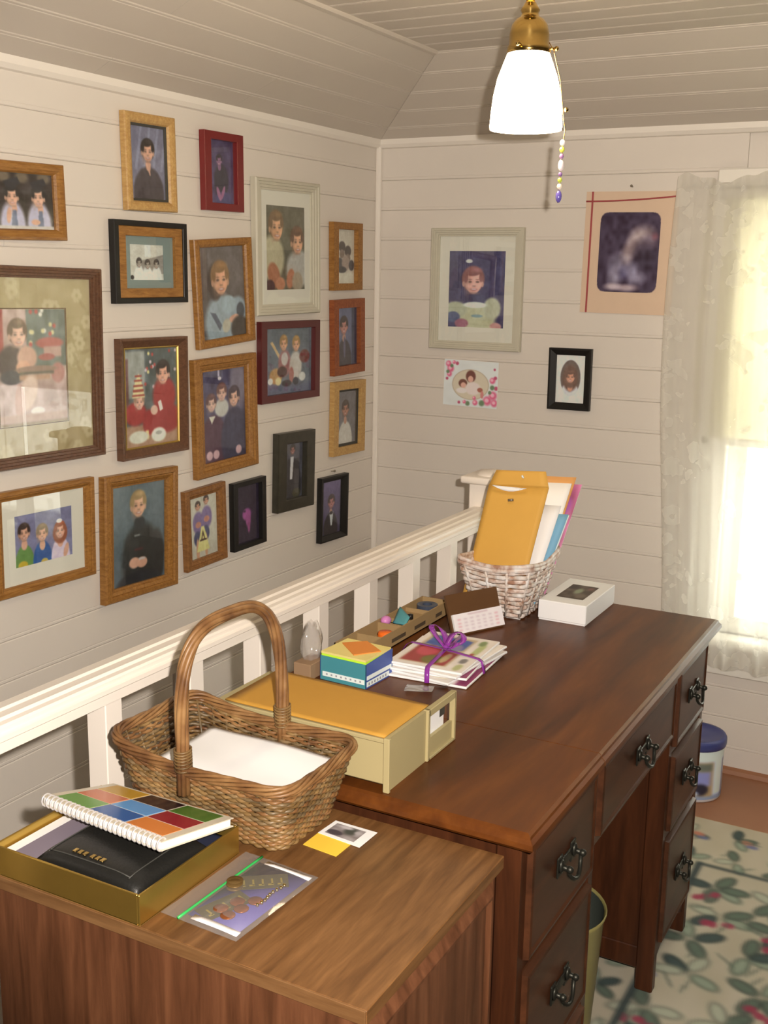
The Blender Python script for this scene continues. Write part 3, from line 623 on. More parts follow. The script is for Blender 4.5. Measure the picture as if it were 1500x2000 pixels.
# --- three children sepia on beach
c = cv_of(.117, .167, (196, 176, 146)).nz(5, 15)
for x, y in ((.36, .32), (.66, .4)): c.e(x, y, .17, .1, (66, 52, 44)); c.e(x, y+.13, .13, .08, (120, 96, 76))
c.e(.24, .64, .2, .12, (74, 66, 60)); c.e(.55, .62, .2, .14, (150, 122, 100)); c.e(.85, .66, .14, .1, (64, 58, 56)); c.e(.35, .74, .24, .06, (60, 54, 50)); c.r(0, .8, 1, 1, (206, 188, 156))
picture('small oak frame with a pale sepia group photo near the corner', 'L', -.217, 1.551, .6, .183, .21, .117, .167, 'flat', M['oak'], c, LW)
# --- two boys in baseball kit
c = cv_of(.256, .193, (92, 94, 94), 84).nz(10, 16); c.r(0, .86, 1, 1, (86, 84, 96), .1)
c.p([(.14, .22), (.18, .2), (.4, .5), (.37, .54)], (190, 150, 96)); c.e(.43, .53, .13, .2, (150, 92, 84)); c.e(.66, .58, .13, .22, (190, 172, 150)); c.e(.43, .47, .07, .1, (190, 170, 150)); c.e(.85, .45, .11, .1, (104, 46, 34))
c.e(.25, .72, .13, .12, (176, 126, 72)); c.e(.38, .66, .1, .08, (70, 40, 36)); c.e(.3, .8, .06, .06, (206, 180, 120)); c.e(.57, .72, .05, .12, (160, 96, 80)); c.e(.8, .76, .07, .07, (206, 192, 170)); c.e(.66, .82, .06, .06, (44, 44, 50)); c.e(.47, .84, .1, .05, (54, 44, 46)); c.e(.14, .79, .05, .05, (206, 196, 176))
c.head(.41, .24, .12, (150, 106, 56), (206, 146, 104)); c.head(.67, .26, .12, (156, 112, 60), (206, 146, 104))
picture('dark cherry framed photo of two boys in baseball uniforms with bat', 'L', -.5445, 1.2405, -.4, .316, .236, .256, .193, 'flat', M['dkcherry'], c, LW)
# --- man in dark suit
c = cv_of(.134, .184, (92, 92, 108)).nz(6, 17); c.r(.76, 0, 1, 1, (44, 50, 66), .05)
c.bust(.4, .35, .15, (54, 46, 48), 2.2, 5); c.e(.42, .68, .05, .18, (90, 80, 92)); c.head(.4, .32, .155, (50, 36, 32), (176, 112, 92))
picture('reddish oak framed small portrait of a man in a dark suit', 'L', -.204, 1.2985, 1.4, .198, .24, .134, .184, 'flat', M['oak_red'], c, LW)
# --- man in white shirt
c = cv_of(.139, .186, (104, 94, 88)).nz(6, 18)
c.bust(.45, .38, .15, (196, 178, 154), 2.4, 5); c.head(.45, .34, .155, (60, 42, 34), (166, 106, 78))
picture('light oak framed small portrait of a man in a white shirt', 'L', -.199, 1.035, -1, .205, .241, .139, .186, 'flat', M['oak_light'], c, LW, liner=.008)
# --- standing figure in tuxedo
c = cv_of(.11, .171, (78, 72, 74)).nz(8, 19)
c.p([(.25, .3), (.8, .3), (.95, .9), (.1, .9)], (52, 46, 46)); c.e(.5, .75, .45, .35, (50, 44, 44)); c.p([(.4, .26), (.56, .26), (.5, .66), (.38, .66)], (200, 184, 168)); c.head(.5, .14, .09, (46, 36, 32), (150, 92, 76)); c.e(.7, .92, .2, .08, (70, 62, 40))
picture('mottled black frame with a standing figure in a tuxedo, hung crooked', 'L', -.523, .905, -1.8, .205, .24, .11, .171, 'flat', M['blackgreen'], c, LW, depth=.022)
# --- two boys, letter A
c = cv_of(.12, .171, (188, 172, 142)).nz(4, 20); c.r(0, .86, 1, 1, (172, 156, 130), .2)
for x, y in ((.32, .16), (.62, .1)):
    c.e(x, y+.27, .19, .18, (116, 92, 120)); c.e(x-.04, y+.52, .13, .12, (66, 64, 84)); c.e(x-.04, y+.72, .055, .2, (188, 132, 92)); c.e(x, y+.3, .1, .05, (180, 112, 84)); c.head(x, y, .075, (54, 38, 30), (190, 128, 92))
c.p([(.42, .5), (.52, .5), (.7, .9), (.24, .9)], (206, 186, 110)); c.p([(.4, .72), (.47, .56), (.55, .72)], (70, 44, 36)); c.p([(.44, .70), (.47, .63), (.51, .70)], (206, 186, 110)); c.r(.36, .71, .6, .735, (70, 44, 36), .01)
picture('oak framed photo of two boys in mauve shirts with a letter A sign', 'L', -.966, .8135, 1.5, .178, .222, .12, .171, 'ogee', M['oak_brown'], c, LW)
# --- magenta face in the dark
c = cv_of(.12, .171, (44, 32, 44)).nz(4, 21)
c.e(.52, .5, .2, .09, (58, 34, 60)); c.e(.5, .52, .17, .1, (152, 70, 116), .4); c.e(.56, .62, .1, .12, (150, 70, 112), .5); c.e(.58, .74, .05, .1, (140, 64, 100), .6); c.e(.42, .46, .05, .02, (70, 36, 60), .6)
picture('black framed dark photo of a face in magenta light', 'L', -.763, .8125, .4, .16, .199, .12, .171, 'flat', M['blackf'], c, LW)
# --- man in tuxedo, purple backdrop
c = cv_of(.113, .181, (88, 72, 98)).nz(6, 22); c.gy((98, 80, 108), (66, 56, 76))
c.bust(.48, .44, .12, (36, 30, 34), 2.6, 5); c.p([(.4, .58), (.62, .58), (.55, .84), (.48, .84)], (196, 186, 170)); c.e(.5, .6, .1, .03, (40, 32, 34)); c.head(.5, .4, .13, (54, 38, 36), (170, 104, 92))
t19 = picture('black framed small portrait of a man in a tuxedo on purple', 'L', -.291, .747, -1.6, .17, .213, .113, .176, 'wedge', M['blackf'], c, LW)
tag(MB().tube([(.0, -.285, .866), (.012, -.285, .868)], .0015, 6).sph((.013, -.285, .868), .004).build('nail', M['nail'], None, base=(0, -.285, .866)), 'bare nail above the tuxedo portrait with the purple backdrop', 'nail')
# --- back wall: girl in cream dress
c = cv_of(.195, .241, (66, 56, 74), 84).nz(8, 23)
c.e(.5, .9, .34, .22, (178, 164, 118)); c.e(.78, .74, .15, .14, (174, 162, 122)); c.e(.14, .76, .2, .1, (168, 158, 118)); c.e(.1, .86, .12, .07, (84, 84, 96)); c.e(.85, .97, .1, .05, (190, 130, 110)); c.e(.25, .94, .12, .06, (150, 90, 90)); c.e(.52, .84, .1, .02, (120, 132, 118)); c.e(.48, .7, .2, .04, (206, 196, 160))
c.e(.36, .14, .06, .025, (200, 186, 160)); c.head(.44, .40, .175, (128, 76, 66), (210, 148, 120), .25)
picture('taupe framed photo of a girl in a cream puffed-sleeve dress', 'B', .372, 1.4545, 0, .321, .385, .263, .332, 'steps', M['beigef'], c, BK, depth=.02, pw=.195, ph=.241, matm=M['matwhite'])
# --- oval portrait
c = cv_of(.093, .148, (206, 192, 172)).nz(2, 24)
c.e(.5, .47, .34, .36, (92, 68, 52), .06); c.e(.5, .72, .27, .14, (200, 184, 166), .2); c.e(.5, .48, .26, .27, (94, 56, 36)); c.e(.5, .66, .09, .1, (190, 120, 84)); c.head(.5, .46, .13, (96, 58, 38), (196, 126, 88), long=1.2)
m_ = ((c.X-.5)/.36)**2+((c.Y-.47)/.38)**2 > 1; c.a[m_] = (208, 196, 178)
picture('small black framed oval portrait of a long haired woman', 'B', .702, 1.186, .3, .138, .192, .093, .148, 'wedge', M['blackf'], c, BK, depth=.016)
# --- poster on board, child and dog
pt = thing('poster', 'tan poster board with dark photo print and red ribbon stripes', 'poster', wall_m('B', .864, 1.5705, -.6, .0015))
M['tanboard'] = mat('tan_board', alb((188, 148, 108), BK), .8, var=.04, vscale=20)
rectm(.1405, .1785, 0, .004).build('board', M['tanboard'], pt, local=True)
c = cv_of(.183, .233, (58, 42, 48), 84).nz(5, 25)
for x, y, a, b_, q, col, k in ((.74, .27, .15, .09, 0, (150, 122, 106), .9), (.62, .33, .11, .1, 0, (168, 138, 118), .9), (.84, .36, .11, .07, 20, (120, 96, 94), .9), (.55, .44, .1, .1, 0, (172, 140, 120), .8), (.47, .56, .09, .1, 0, (160, 132, 116), .9), (.7, .45, .14, .1, 0, (70, 52, 54), .8), (.78, .58, .16, .13, 0, (50, 36, 40), .7),
    (.33, .68, .12, .13, 0, (122, 106, 106), .9), (.3, .82, .1, .1, 0, (140, 122, 120), .9), (.45, .76, .08, .08, 0, (84, 70, 82), .8), (.58, .72, .1, .08, 0, (132, 116, 118), .9), (.66, .82, .12, .07, 0, (146, 128, 128), .9), (.27, .93, .12, .04, 0, (186, 156, 138), .7), (.5, .94, .16, .04, 0, (180, 148, 132), .7), (.92, .3, .05, .04, 0, (112, 62, 60), .9)):
    c.e(x, y, a, b_, col, k+.4, q, .85)
c.nz(14, 27, 16)
m_ = np.maximum(np.abs(c.X-.5)/.5, 0)**9+(np.abs(c.Y-.5)/.5)**9 > 1; c.a[m_] = (188, 148, 108)
paint_grid('print', c, BK, lambda u, v: ((u-.5)*.183, (.5-v)*.233+.002, .0046), pt, local=True, material='matte_print')
M['redrib'] = mat('red_ribbon', alb((140, 52, 44), BK), .6)
MB().box(-.1235, -.118, -.1785, .1785, .0042, .0052).build('ribbon', M['redrib'], pt, local=True)
MB().sheet([[(-.1405+.281*j/16, .148+.014*(j/16)**2+dy, .0054) for j in range(17)] for dy in (0, .0045)], .0006).build('ribbon', M['redrib'], pt, local=True)
tag(MB().tube([(.864, .0, 1.762), (.864, -.014, 1.764)], .0018, 6).sph((.864, -.014, 1.764), .004).build('nail', M['nail'], None, base=(.864, 0, 1.762)), 'bare nail above the tan poster with red stripes', 'nail')
# --- card with roses
ct = thing('greeting_card', 'white card with pink roses around an oval of two children', 'card', wall_m('B', .3605, 1.151, -1.0, .0015))
rectm(.0975, .076, 0, .0015).build('card_stock', M['trim'], ct, local=True)
c = cv_of(.195, .152, (198, 184, 156), 90).nz(4, 26)
c.e(.5, .52, .34, .33, (168, 140, 104), .04); c.e(.5, .52, .325, .315, (190, 164, 124), .04)
c.e(.5, .34, .09, .13, (104, 60, 44)); c.e(.5, .4, .05, .07, SK); c.e(.36, .5, .08, .09, (104, 62, 44)); c.e(.37, .54, .05, .06, SK); c.e(.55, .6, .14, .14, (206, 176, 146)); c.e(.34, .66, .1, .06, (206, 180, 150)); c.e(.68, .62, .05, .05, (150, 84, 60)); c.e(.72, .72, .03, .08, (186, 110, 90))
for x, y, r_, k in ((.08, .1, .05, 0), (.12, .2, .06, 0), (.1, .32, .045, 0), (.06, .42, .025, 1), (.24, .08, .03, 1), (.18, .06, .03, 0), (.93, .16, .02, 1), (.9, .4, .05, 0), (.95, .34, .03, 1), (.97, .56, .035, 1), (.9, .55, .04, 2), (.92, .72, .07, 0), (.82, .84, .075, 0), (.95, .88, .06, 0), (.72, .9, .05, 2), (.6, .9, .045, 0), (.58, .8, .03, 0), (.46, .93, .04, 2), (.4, .9, .03, 0), (.3, .92, .025, 1), (.86, .66, .03, 2), (.14, .14, .03, 2), (.07, .27, .03, 2)):
    c.e(x, y, r_, r_*1.28, ((196, 84, 96), (170, 70, 80), (100, 110, 70))[k], .6)
    if k == 0: c.e(x-.01, y-.01, r_*.5, r_*.6, (222, 150, 140), .7)
paint_grid('printed_face', c, BK, lambda u, v: ((u-.5)*.193, (.5-v)*.15, .0019), ct, local=True, material='matte_print')
# =================================================================== desk
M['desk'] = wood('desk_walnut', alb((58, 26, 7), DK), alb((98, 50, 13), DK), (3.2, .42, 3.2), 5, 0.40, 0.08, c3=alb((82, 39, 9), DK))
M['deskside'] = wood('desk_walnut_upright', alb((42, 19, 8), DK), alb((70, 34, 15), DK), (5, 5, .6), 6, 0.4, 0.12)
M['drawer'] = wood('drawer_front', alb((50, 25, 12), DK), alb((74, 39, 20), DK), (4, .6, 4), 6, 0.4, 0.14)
M['bronze'] = mat('dark_bronze', (.040, .040, .032), .42, .7)
DZ = .762; DX0, DX1, DY0, DY1 = .770, 1.400, -2.060, -.914
dk = thing('writing_desk', 'dark brown wooden kneehole desk with two drawer pedestals', 'desk', (1.08, -1.49, 0))
def top_slab(y0, y1):
    pr = [(-.010, DZ-.024), (-.004, DZ-.024), (0, DZ-.019), (-.001, DZ-.012), (-.006, DZ-.007), (-.007, DZ-.003), (-.012, DZ)]
    mb = MB(); vs = []
    # moulded edge on the front and on the outer end
    e0 = 1 if y0 == DY0 else 0; e1 = 1 if y1 == DY1 else 0
    for o, z in pr:
        for (x, y) in ((DX0, y0-(o if e0 else 0)), (DX1+o, y0-(o if e0 else 0)), (DX1+o, y1+(o if e1 else 0)), (DX0, y1+(o if e1 else 0))): vs.append((x, y, z))
    n = len(pr); fs = [(3, 2, 1, 0), tuple((n-1)*4+i for i in range(4))]+[(i*4+k, i*4+(k+1) % 4, (i+1)*4+(k+1) % 4, (i+1)*4+k) for i in range(n-1) for k in range(4)]
    return mb.add(vs, fs)
top_slab(DY0, -1.7475).build('lift_lid', M['desk'], dk)
top_slab(-1.7455, DY1).build('desk_top', M['desk'], dk)
FX = 1.374      # drawer-front plane
def handle(parent, y, z, s=1.0):
    h = MB()
    for q in (-1, 1):
        h.sph((FX+.014, y+q*.033*s, z+.006), .0085, .5, 1, 1.3, 10, 6); h.tube([(FX+.010, y+q*.033*s, z+.006), (FX+.027, y+q*.033*s, z+.004)], .0042, 8); h.sph((FX+.027, y+q*.033*s, z+.004), .006, 1, 1, 1, 10, 6)
    h.box(FX+.009, FX+.0125, y-.045*s, y+.045*s, z-.004, z+.014, .0015)
    for q in (-1, 1):
        h.box(FX+.009, FX+.0125, y+q*.033*s-.011, y+q*.033*s+.011, z-.012, z+.022, .002)
    P = [(FX+.024+.006*math.sin(PI*t/12), y-.033*s+.066*s*t/12, z+.003-.024*math.sin(PI*t/12)**.6) for t in range(13)]
    h.tube(P, .0032, 8)
    return h.build('bail_handle', M['bronze'], parent)
def drawer(y0, y1, z0, z1, hz=None):
    mb = MB(); x = FX; b = .013; r = .010
    outer = [(x, y0, z0), (x, y1, z0), (x, y1, z1), (x, y0, z1)]; lip = [(x+r, y0+.002, z0+.002), (x+r, y1-.002, z0+.002), (x+r, y1-.002, z1-.002), (x+r, y0+.002, z1-.002)]
    l2 = [(x+r+.001, y0+b*.6, z0+b*.6), (x+r+.001, y1-b*.6, z0+b*.6), (x+r+.001, y1-b*.6, z1-b*.6), (x+r+.001, y0+b*.6, z1-b*.6)]
    inn = [(x+.0085, y0+b, z0+b), (x+.0085, y1-b, z0+b), (x+.0085, y1-b, z1-b), (x+.0085, y0+b, z1-b)]
    back = [(x-.3, y0+.01, z0+.01), (x-.3, y1-.01, z0+.01), (x-.3, y1-.01, z1-.02), (x-.3, y0+.01, z1-.02)]
    loops = [back, outer, lip, l2, inn]; vs = [p for l in loops for p in l]
    fs = [(3, 2, 1, 0), (16, 17, 18, 19)]+[(i*4+k, i*4+(k+1) % 4, (i+1)*4+(k+1) % 4, (i+1)*4+k) for i in range(4) for k in range(4)]
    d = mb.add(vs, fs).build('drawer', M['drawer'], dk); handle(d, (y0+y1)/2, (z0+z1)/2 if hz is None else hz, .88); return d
def pedestal(y0, y1, rows):
    for (px_, py_) in ((FX-.024, y0), (FX-.024, y1-.028), (DX0+.03, y0), (DX0+.03, y1-.028)):
        front = px_ > 1
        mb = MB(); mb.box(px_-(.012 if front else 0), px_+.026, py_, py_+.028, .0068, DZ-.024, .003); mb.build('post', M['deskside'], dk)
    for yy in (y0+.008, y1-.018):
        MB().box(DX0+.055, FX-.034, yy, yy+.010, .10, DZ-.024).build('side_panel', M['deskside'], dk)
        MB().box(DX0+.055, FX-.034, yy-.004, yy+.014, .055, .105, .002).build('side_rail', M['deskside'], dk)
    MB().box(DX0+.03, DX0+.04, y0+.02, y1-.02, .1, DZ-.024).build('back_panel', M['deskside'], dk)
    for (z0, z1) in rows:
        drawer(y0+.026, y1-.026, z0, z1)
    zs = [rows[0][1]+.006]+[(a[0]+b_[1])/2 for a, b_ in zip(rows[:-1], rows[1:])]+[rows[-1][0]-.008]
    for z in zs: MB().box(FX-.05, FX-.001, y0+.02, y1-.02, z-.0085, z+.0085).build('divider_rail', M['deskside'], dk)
    # shaped apron below the last drawer
    z0 = rows[-1][0]-.014; pts = []
    for k in range(13):
        t = k/12; pts.append((FX-.004, y0+.02+(y1-y0-.04)*t, z0-.012-.035*abs(2*t-1)**2.2))
    MB().prism([(FX-.004, y0+.02, z0)]+pts+[(FX-.004, y1-.02, z0)], (-.016, 0, 0)).build('apron', M['deskside'], dk)
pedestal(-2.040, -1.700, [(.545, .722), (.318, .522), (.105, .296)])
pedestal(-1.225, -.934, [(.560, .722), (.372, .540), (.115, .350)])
drawer(-1.698, -1.227, .592, .722, .652)
MB().box(FX-.05, FX-.001, -1.70, -1.225, .570, .588, .002).build('kneehole_rail', M['drawer'], dk)
MB().box(DX0+.06, FX-.05, -1.70, -1.225, .724, .736).build('kneehole_top', M['deskside'], dk)
MB().box(DX0+.03, DX0+.042, -1.70, -1.225, .25, .735).build('modesty_panel', M['deskside'], dk)
# =================================================================== wood-grain cabinet
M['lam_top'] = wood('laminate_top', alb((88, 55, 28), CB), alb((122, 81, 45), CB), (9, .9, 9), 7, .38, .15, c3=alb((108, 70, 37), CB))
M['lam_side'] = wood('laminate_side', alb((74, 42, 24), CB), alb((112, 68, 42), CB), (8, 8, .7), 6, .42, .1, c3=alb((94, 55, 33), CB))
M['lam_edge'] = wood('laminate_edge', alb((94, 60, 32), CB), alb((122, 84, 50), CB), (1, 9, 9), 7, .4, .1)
CT = .730; CX0, CX1, CY0, CY1 = .802, 1.362, -2.444, -2.066
cb = thing('storage_cabinet', 'low wood-grain laminate cabinet in the foreground, against the desk', 'cabinet', (1.08, -2.25, 0))
MB().box(CX0, CX1, CY0, CY1, CT-.019, CT, .0012).build('top', M['lam_top'], cb)
MB().box(CX0+.0005, CX1-.001, CY0-.0015, CY0+.001, CT-.0185, CT-.0005, .0006).build('edge_band', M['lam_edge'], cb)
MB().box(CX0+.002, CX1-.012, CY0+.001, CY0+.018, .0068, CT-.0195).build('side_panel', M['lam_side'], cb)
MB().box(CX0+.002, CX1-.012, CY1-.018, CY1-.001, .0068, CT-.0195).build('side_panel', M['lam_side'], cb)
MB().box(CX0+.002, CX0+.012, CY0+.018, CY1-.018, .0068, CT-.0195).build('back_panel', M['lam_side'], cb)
MB().box(CX0+.02, CX1-.03, CY0+.018, CY1-.018, .05, .066).build('bottom_shelf', M['lam_side'], cb)
MB().box(CX1-.05, CX1-.035, CY0+.018, CY1-.018, .0068, .05).build('toe_kick', M['lam_side'], cb)
def door(y0, y1, z0, z1):
    x = CX1-.011; vs = []
    for (o, dx) in ((0, -.016), (0, -.003), (.022, .008), (.026, .008), (.034, .003)):
        vs += [(x+dx, y0+o, z0+o), (x+dx, y1-o, z0+o), (x+dx, y1-o, z1-o), (x+dx, y0+o, z1-o)]
    fs = [(3, 2, 1, 0), (16, 17, 18, 19)]+[(i*4+k, i*4+(k+1) % 4, (i+1)*4+(k+1) % 4, (i+1)*4+k) for i in range(4) for k in range(4)]
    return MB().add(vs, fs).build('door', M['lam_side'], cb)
door(CY0+.004, CY1-.004, .055, CT-.026)

# =================================================================== rug
M['rug'] = attr_mat('rug_pile', .95, .05)
RX0, RX1, RY0, RY1 = 1.075, 2.75, -3.1, -.365
nW, nH = 300, 490
rg = Cv(nW, nH, (146, 126, 96), (RY1-RY0)/(RX1-RX0))
rW, rH = RX1-RX0, RY1-RY0
def rp(x, y): return (x-RX0)/rW, (RY1-y)/rH
def leaf(x, y, a, b_, col, rot=0, al=.9, soft=.35):
    u, v = rp(x, y); rg.e(u, v, a/rW, b_/rH, col, soft, rot, al)
rg.nz(5, 31, 40)
G1, G2, G3, G4 = (74, 76, 58), (108, 106, 80), (54, 58, 48), (130, 120, 92)
RD, RO, BL = (122, 44, 50), (150, 86, 60), (84, 80, 92)
rr = random.Random(11)
def spray(x, y, s=1.0, kind=0, border=False):
    a0 = rr.random()*360
    n = rr.choice((4, 5)) if not border else 3
    for k in range(n):
        q = math.radians(a0+k*rr.choice((62, 75, 90))); L = s*(.035+.012*rr.random())
        col = rr.choice((G1, G1, G2, G3, G4))
        leaf(x+math.cos(q)*L, y+math.sin(q)*L, s*.036, s*.019, tuple(int(v*.8) for v in col), -math.degrees(q), .9)
        leaf(x+math.cos(q)*L, y+math.sin(q)*L, s*.027, s*.011, tuple(min(255, int(v*1.12)) for v in col), -math.degrees(q), .8)
    if kind == 1:
        for k in range(3): leaf(x+(rr.random()-.5)*.06*s, y-.05*s+(rr.random()-.5)*.05*s, .014*s, .011*s, RD, rr.random()*180)
    if kind == 2:
        leaf(x+.03, y, .022*s, .014*s, RO, 20); leaf(x+.055*s, y-.02*s, .02*s, .013*s, BL, 0)
    for k in range(2):
        u, v = rp(x, y); q = rr.random()*2*PI; leaf(x+math.cos(q)*.05*s, y+math.sin(q)*.05*s, .03*s, .004*s, G1, math.degrees(q), .6)
y = RY1-.08
i = 0
while y > RY0+.05:
    x = RX0+.06+(.05 if i % 2 else 0)
    while x < RX1:
        inner = x > 1.37 and y < -.65
        jx, jy = x+(rr.random()-.5)*.04, y+(rr.random()-.5)*.04
        spray(jx, jy, 1.05 if inner else .8, rr.choice((0, 1, 1) if inner else (0, 2, 2)), not inner); x += .15 if inner else .125
    y -= .135; i += 1
def line(x0, y0, x1, y1, wd_=.011):
    u0, v0 = rp(min(x0, x1)-wd_/2, max(y0, y1)+wd_/2); u1, v1 = rp(max(x0, x1)+wd_/2, min(y0, y1)-wd_/2); rg.r(u0, v0, u1, v1, (54, 55, 46), .004)
line(1.337, -.622, 1.337, RY0+.25, .017); line(1.337, -.622, RX1-.25, -.622, .013); line(RX1-.25, -.622, RX1-.25, RY0+.25, .017); line(1.337, RY0+.25, RX1-.25, RY0+.25, .013)
ru = thing('area_rug', 'cream floral rug with dark green border lines under the desk', 'rug', (RX0+rW/2, RY1-rH/2, 0))
paint_grid('pile', rg, (206, 186, 160), lambda u, v: (RX0+rW*u, RY1-rH*v, .0065), ru, material='rug', soft=1, haze_mix=0)
M['rugedge'] = mat('rug_binding', (.45, .37, .25), .95)
MB().box(RX0-.006, RX1+.006, RY0-.006, RY1+.006, .0005, .0058, .002).build('binding', M['rugedge'], ru)
# =================================================================== tin with blue lid, waste bin
M['bluelid'] = mat('blue_plastic', alb((46, 46, 74), (200, 180, 155)), .35)
M['tin'] = mat('tin_white', (.66, .66, .68), .35)
tn = thing('storage_tin', 'round tin with dark blue lid and picture label behind the desk', 'tin', (1.212, -.19, 0))
MB().lathe([(.001, .001), (.079, .001), (.081, .005), (.081, .168), (.001, .168)], (1.212, -.19, 0), 40).build('body', M['tin'], tn)
MB().lathe([(.081, .160), (.086, .160), (.0875, .166), (.0875, .182), (.084, .188), (.074, .1885), (.070, .186), (.03, .187), (.001, .1875)], (1.212, -.19, 0), 40).build('lid', M['bluelid'], tn)
c = Cv(90, 34, (186, 190, 196), .35).nz(4, 41)
c.r(0, .9, 1, 1, (120, 128, 140)); 
for x in (.12, .45, .78):
    c.r(x, .22, x+.2, .92, (150, 122, 80)); c.r(x+.012, .25, x+.188, .4, (90, 92, 76)); c.r(x+.02, .42, x+.18, .7, (118, 116, 150)); c.e(x+.12, .78, .05, .12, (36, 32, 40)); c.e(x+.05, .86, .06, .06, (200, 206, 214)); c.r(x-.05, .2, x-.035, .95, (80, 64, 60))
paint_grid('label', c, (206, 190, 170), lambda u, v: (1.212+.0815*math.cos(-2.6+u*2*PI), -.19+.0815*math.sin(-2.6+u*2*PI), .158-.148*v), tn)
M['bin'] = mat('bin_enamel', alb((122, 104, 54), (210, 190, 165)), .4, var=.06)
M['bindark'] = mat('bin_inside', (.05, .06, .05), .6)
bn = thing('waste_bin', 'mustard yellow round waste bin in the desk kneehole', 'bin', (1.205, -1.42, 0))
MB().lathe([(.001, .007), (.094, .007), (.096, .012), (.112, .268), (.1145, .273), (.1165, .270), (.115, .264)], (1.205, -1.42, 0), 40).build('body', M['bin'], bn)
MB().lathe([(.001, .02), (.092, .02), (.1105, .268)], (1.205, -1.42, 0), 40).build('inside', M['bindark'], bn)
# =================================================================== ceiling lamp
M['brass'] = mat('brass', (.50, .34, .11), .16, 1.0)
M['opal'] = None
def emis(name, col, s):
    m, nt, b = new_mat(name); nt.nodes.remove(b); out = [n for n in nt.nodes if n.type == 'OUTPUT_MATERIAL'][0]
    e = nt.nodes.new('ShaderNodeEmission'); e.inputs[0].default_value = (*col, 1); e.inputs[1].default_value = s
    nt.links.new(e.outputs[0], out.inputs[0]); return m
M['opal'] = emis('lit_opal_glass', (1.0, .77, .48), LAMP_L)
LX, LY = 1.052, -1.325
lp = thing('ceiling_lamp', 'lit brass ceiling lamp with white glass bell shade and pull cords', 'lamp', (LX, LY, CZ-.012))
z0 = 1.765
sh = [(.0665, 0), (.0672, .006), (.0655, .03), (.062, .06), (.0555, .09), (.046, .115), (.0385, .134), (.036, .140)]
MB().lathe([(r, z) for r, z in sh]+[(.034, .139), (.044, .113), (.0535, .088), (.0600, .059), (.0635, .03), (.0650, .005)], (LX, LY, z0), 48).build('shade', M['opal'], lp)
MB().lathe([(.0385, -.004), (.0405, .0), (.0395, .008), (.037, .012), (.0365, .03), (.033, .046), (.026, .056), (.018, .060), (.015, .066), (.018, .072), (.014, .078), (.010, .085)], (LX, LY, z0+.136), 40).build('fitter', M['brass'], lp)
MB().tube([(LX, LY, z0+.21), (LX, LY, CZ-.04)], .008, 14).build('stem', M['brass'], lp)
MB().lathe([(.001, -.044), (.016, -.043), (.03, -.036), (.052, -.020), (.060, -.010), (.062, 0)], (LX, LY, CZ-.001), 40).build('canopy', M['brass'], lp)
for k in range(3):
    q = k*2*PI/3+.5; MB().tube([(LX+.036*math.cos(q), LY+.036*math.sin(q), z0+.143), (LX+.050*math.cos(q), LY+.050*math.sin(q), z0+.143)], .0025, 8).sph((LX+.051*math.cos(q), LY+.051*math.sin(q), z0+.143), .0045).build('thumb_screw', M['brass'], lp)
# beaded pull on the right, cord with wooden drop
rx, ry = LX+.0655*_r.x+.004, LY+.0655*_r.y
pc = MB().tube([(LX+.034*_r.x, LY+.034*_r.y, z0+.158), (LX+.046*_r.x, LY+.046*_r.y, z0+.140), (LX+.060*_r.x, LY+.060*_r.y, z0+.09), (LX+.0685*_r.x, LY+.0685*_r.y, z0+.03), (rx+.004, ry, z0), (rx+.003, ry, z0-.012), (rx-.004, ry, z0-.13)], .0009, 6).build('pull_chain', M['brass'], lp)
BD = [(.0052, (.80, .74, .80)), (.0050, (.55, .62, .08)), (.0044, (.30, .16, .36)), (.0056, (.82, .72, .76)), (.004, (.22, .12, .34)), (.0044, (.45, .55, .08)), (.005, (.86, .76, .66)), (.006, (.13, .10, .42))]
zz = z0-.016
for i, (r, colr) in enumerate(BD):
    st = 1.9 if i in (3, 7) else 1.15
    m = mat('bead_%d' % i, colr, .12, 0, .8, coat=.5); zz -= r*st
    MB().sph((rx+.0015-.004*(z0-zz)/.13, ry, zz), r, 1, 1, st, 14, 8).build('bead', m, pc); zz -= r*st+.0008
MB().sph((rx+.005, ry, z0+.036), .0045).build('bead', M['brass'], pc)
# =================================================================== wicker basket with handle
def rrect(hx, hy, rc, n):
    """n points round a rounded rectangle, even spacing; returns (x, y, nx, ny)"""
    sx, sy = hx-rc, hy-rc; L = 4*(sx+sy)+2*PI*rc; out = []
    segs = [('l', (sx, -hy), (1, 0), 0), ]
    for i in range(n):
        s = L*i/n
        for (kind, ln, dat) in (('l', 2*sx, ((-sx, -hy), (1, 0), (0, -1))), ('a', PI/2*rc, (sx, -sy, -PI/2)), ('l', 2*sy, ((hx, -sy), (0, 1), (1, 0))), ('a', PI/2*rc, (sx, sy, 0)),
                                ('l', 2*sx, ((sx, hy), (-1, 0), (0, 1))), ('a', PI/2*rc, (-sx, sy, PI/2)), ('l', 2*sy, ((-hx, sy), (0, -1), (-1, 0))), ('a', PI/2*rc, (-sx, -sy, PI))):
            if s <= ln:
                if kind == 'l': out.append((dat[0][0]+dat[1][0]*s, dat[0][1]+dat[1][1]*s, *dat[2]))
                else:
                    th = dat[2]+s/rc; out.append((dat[0]+rc*math.cos(th), dat[1]+rc*math.sin(th), math.cos(th), math.sin(th)))
                break
            s -= ln
        else: out.append(out[-1])
    return out
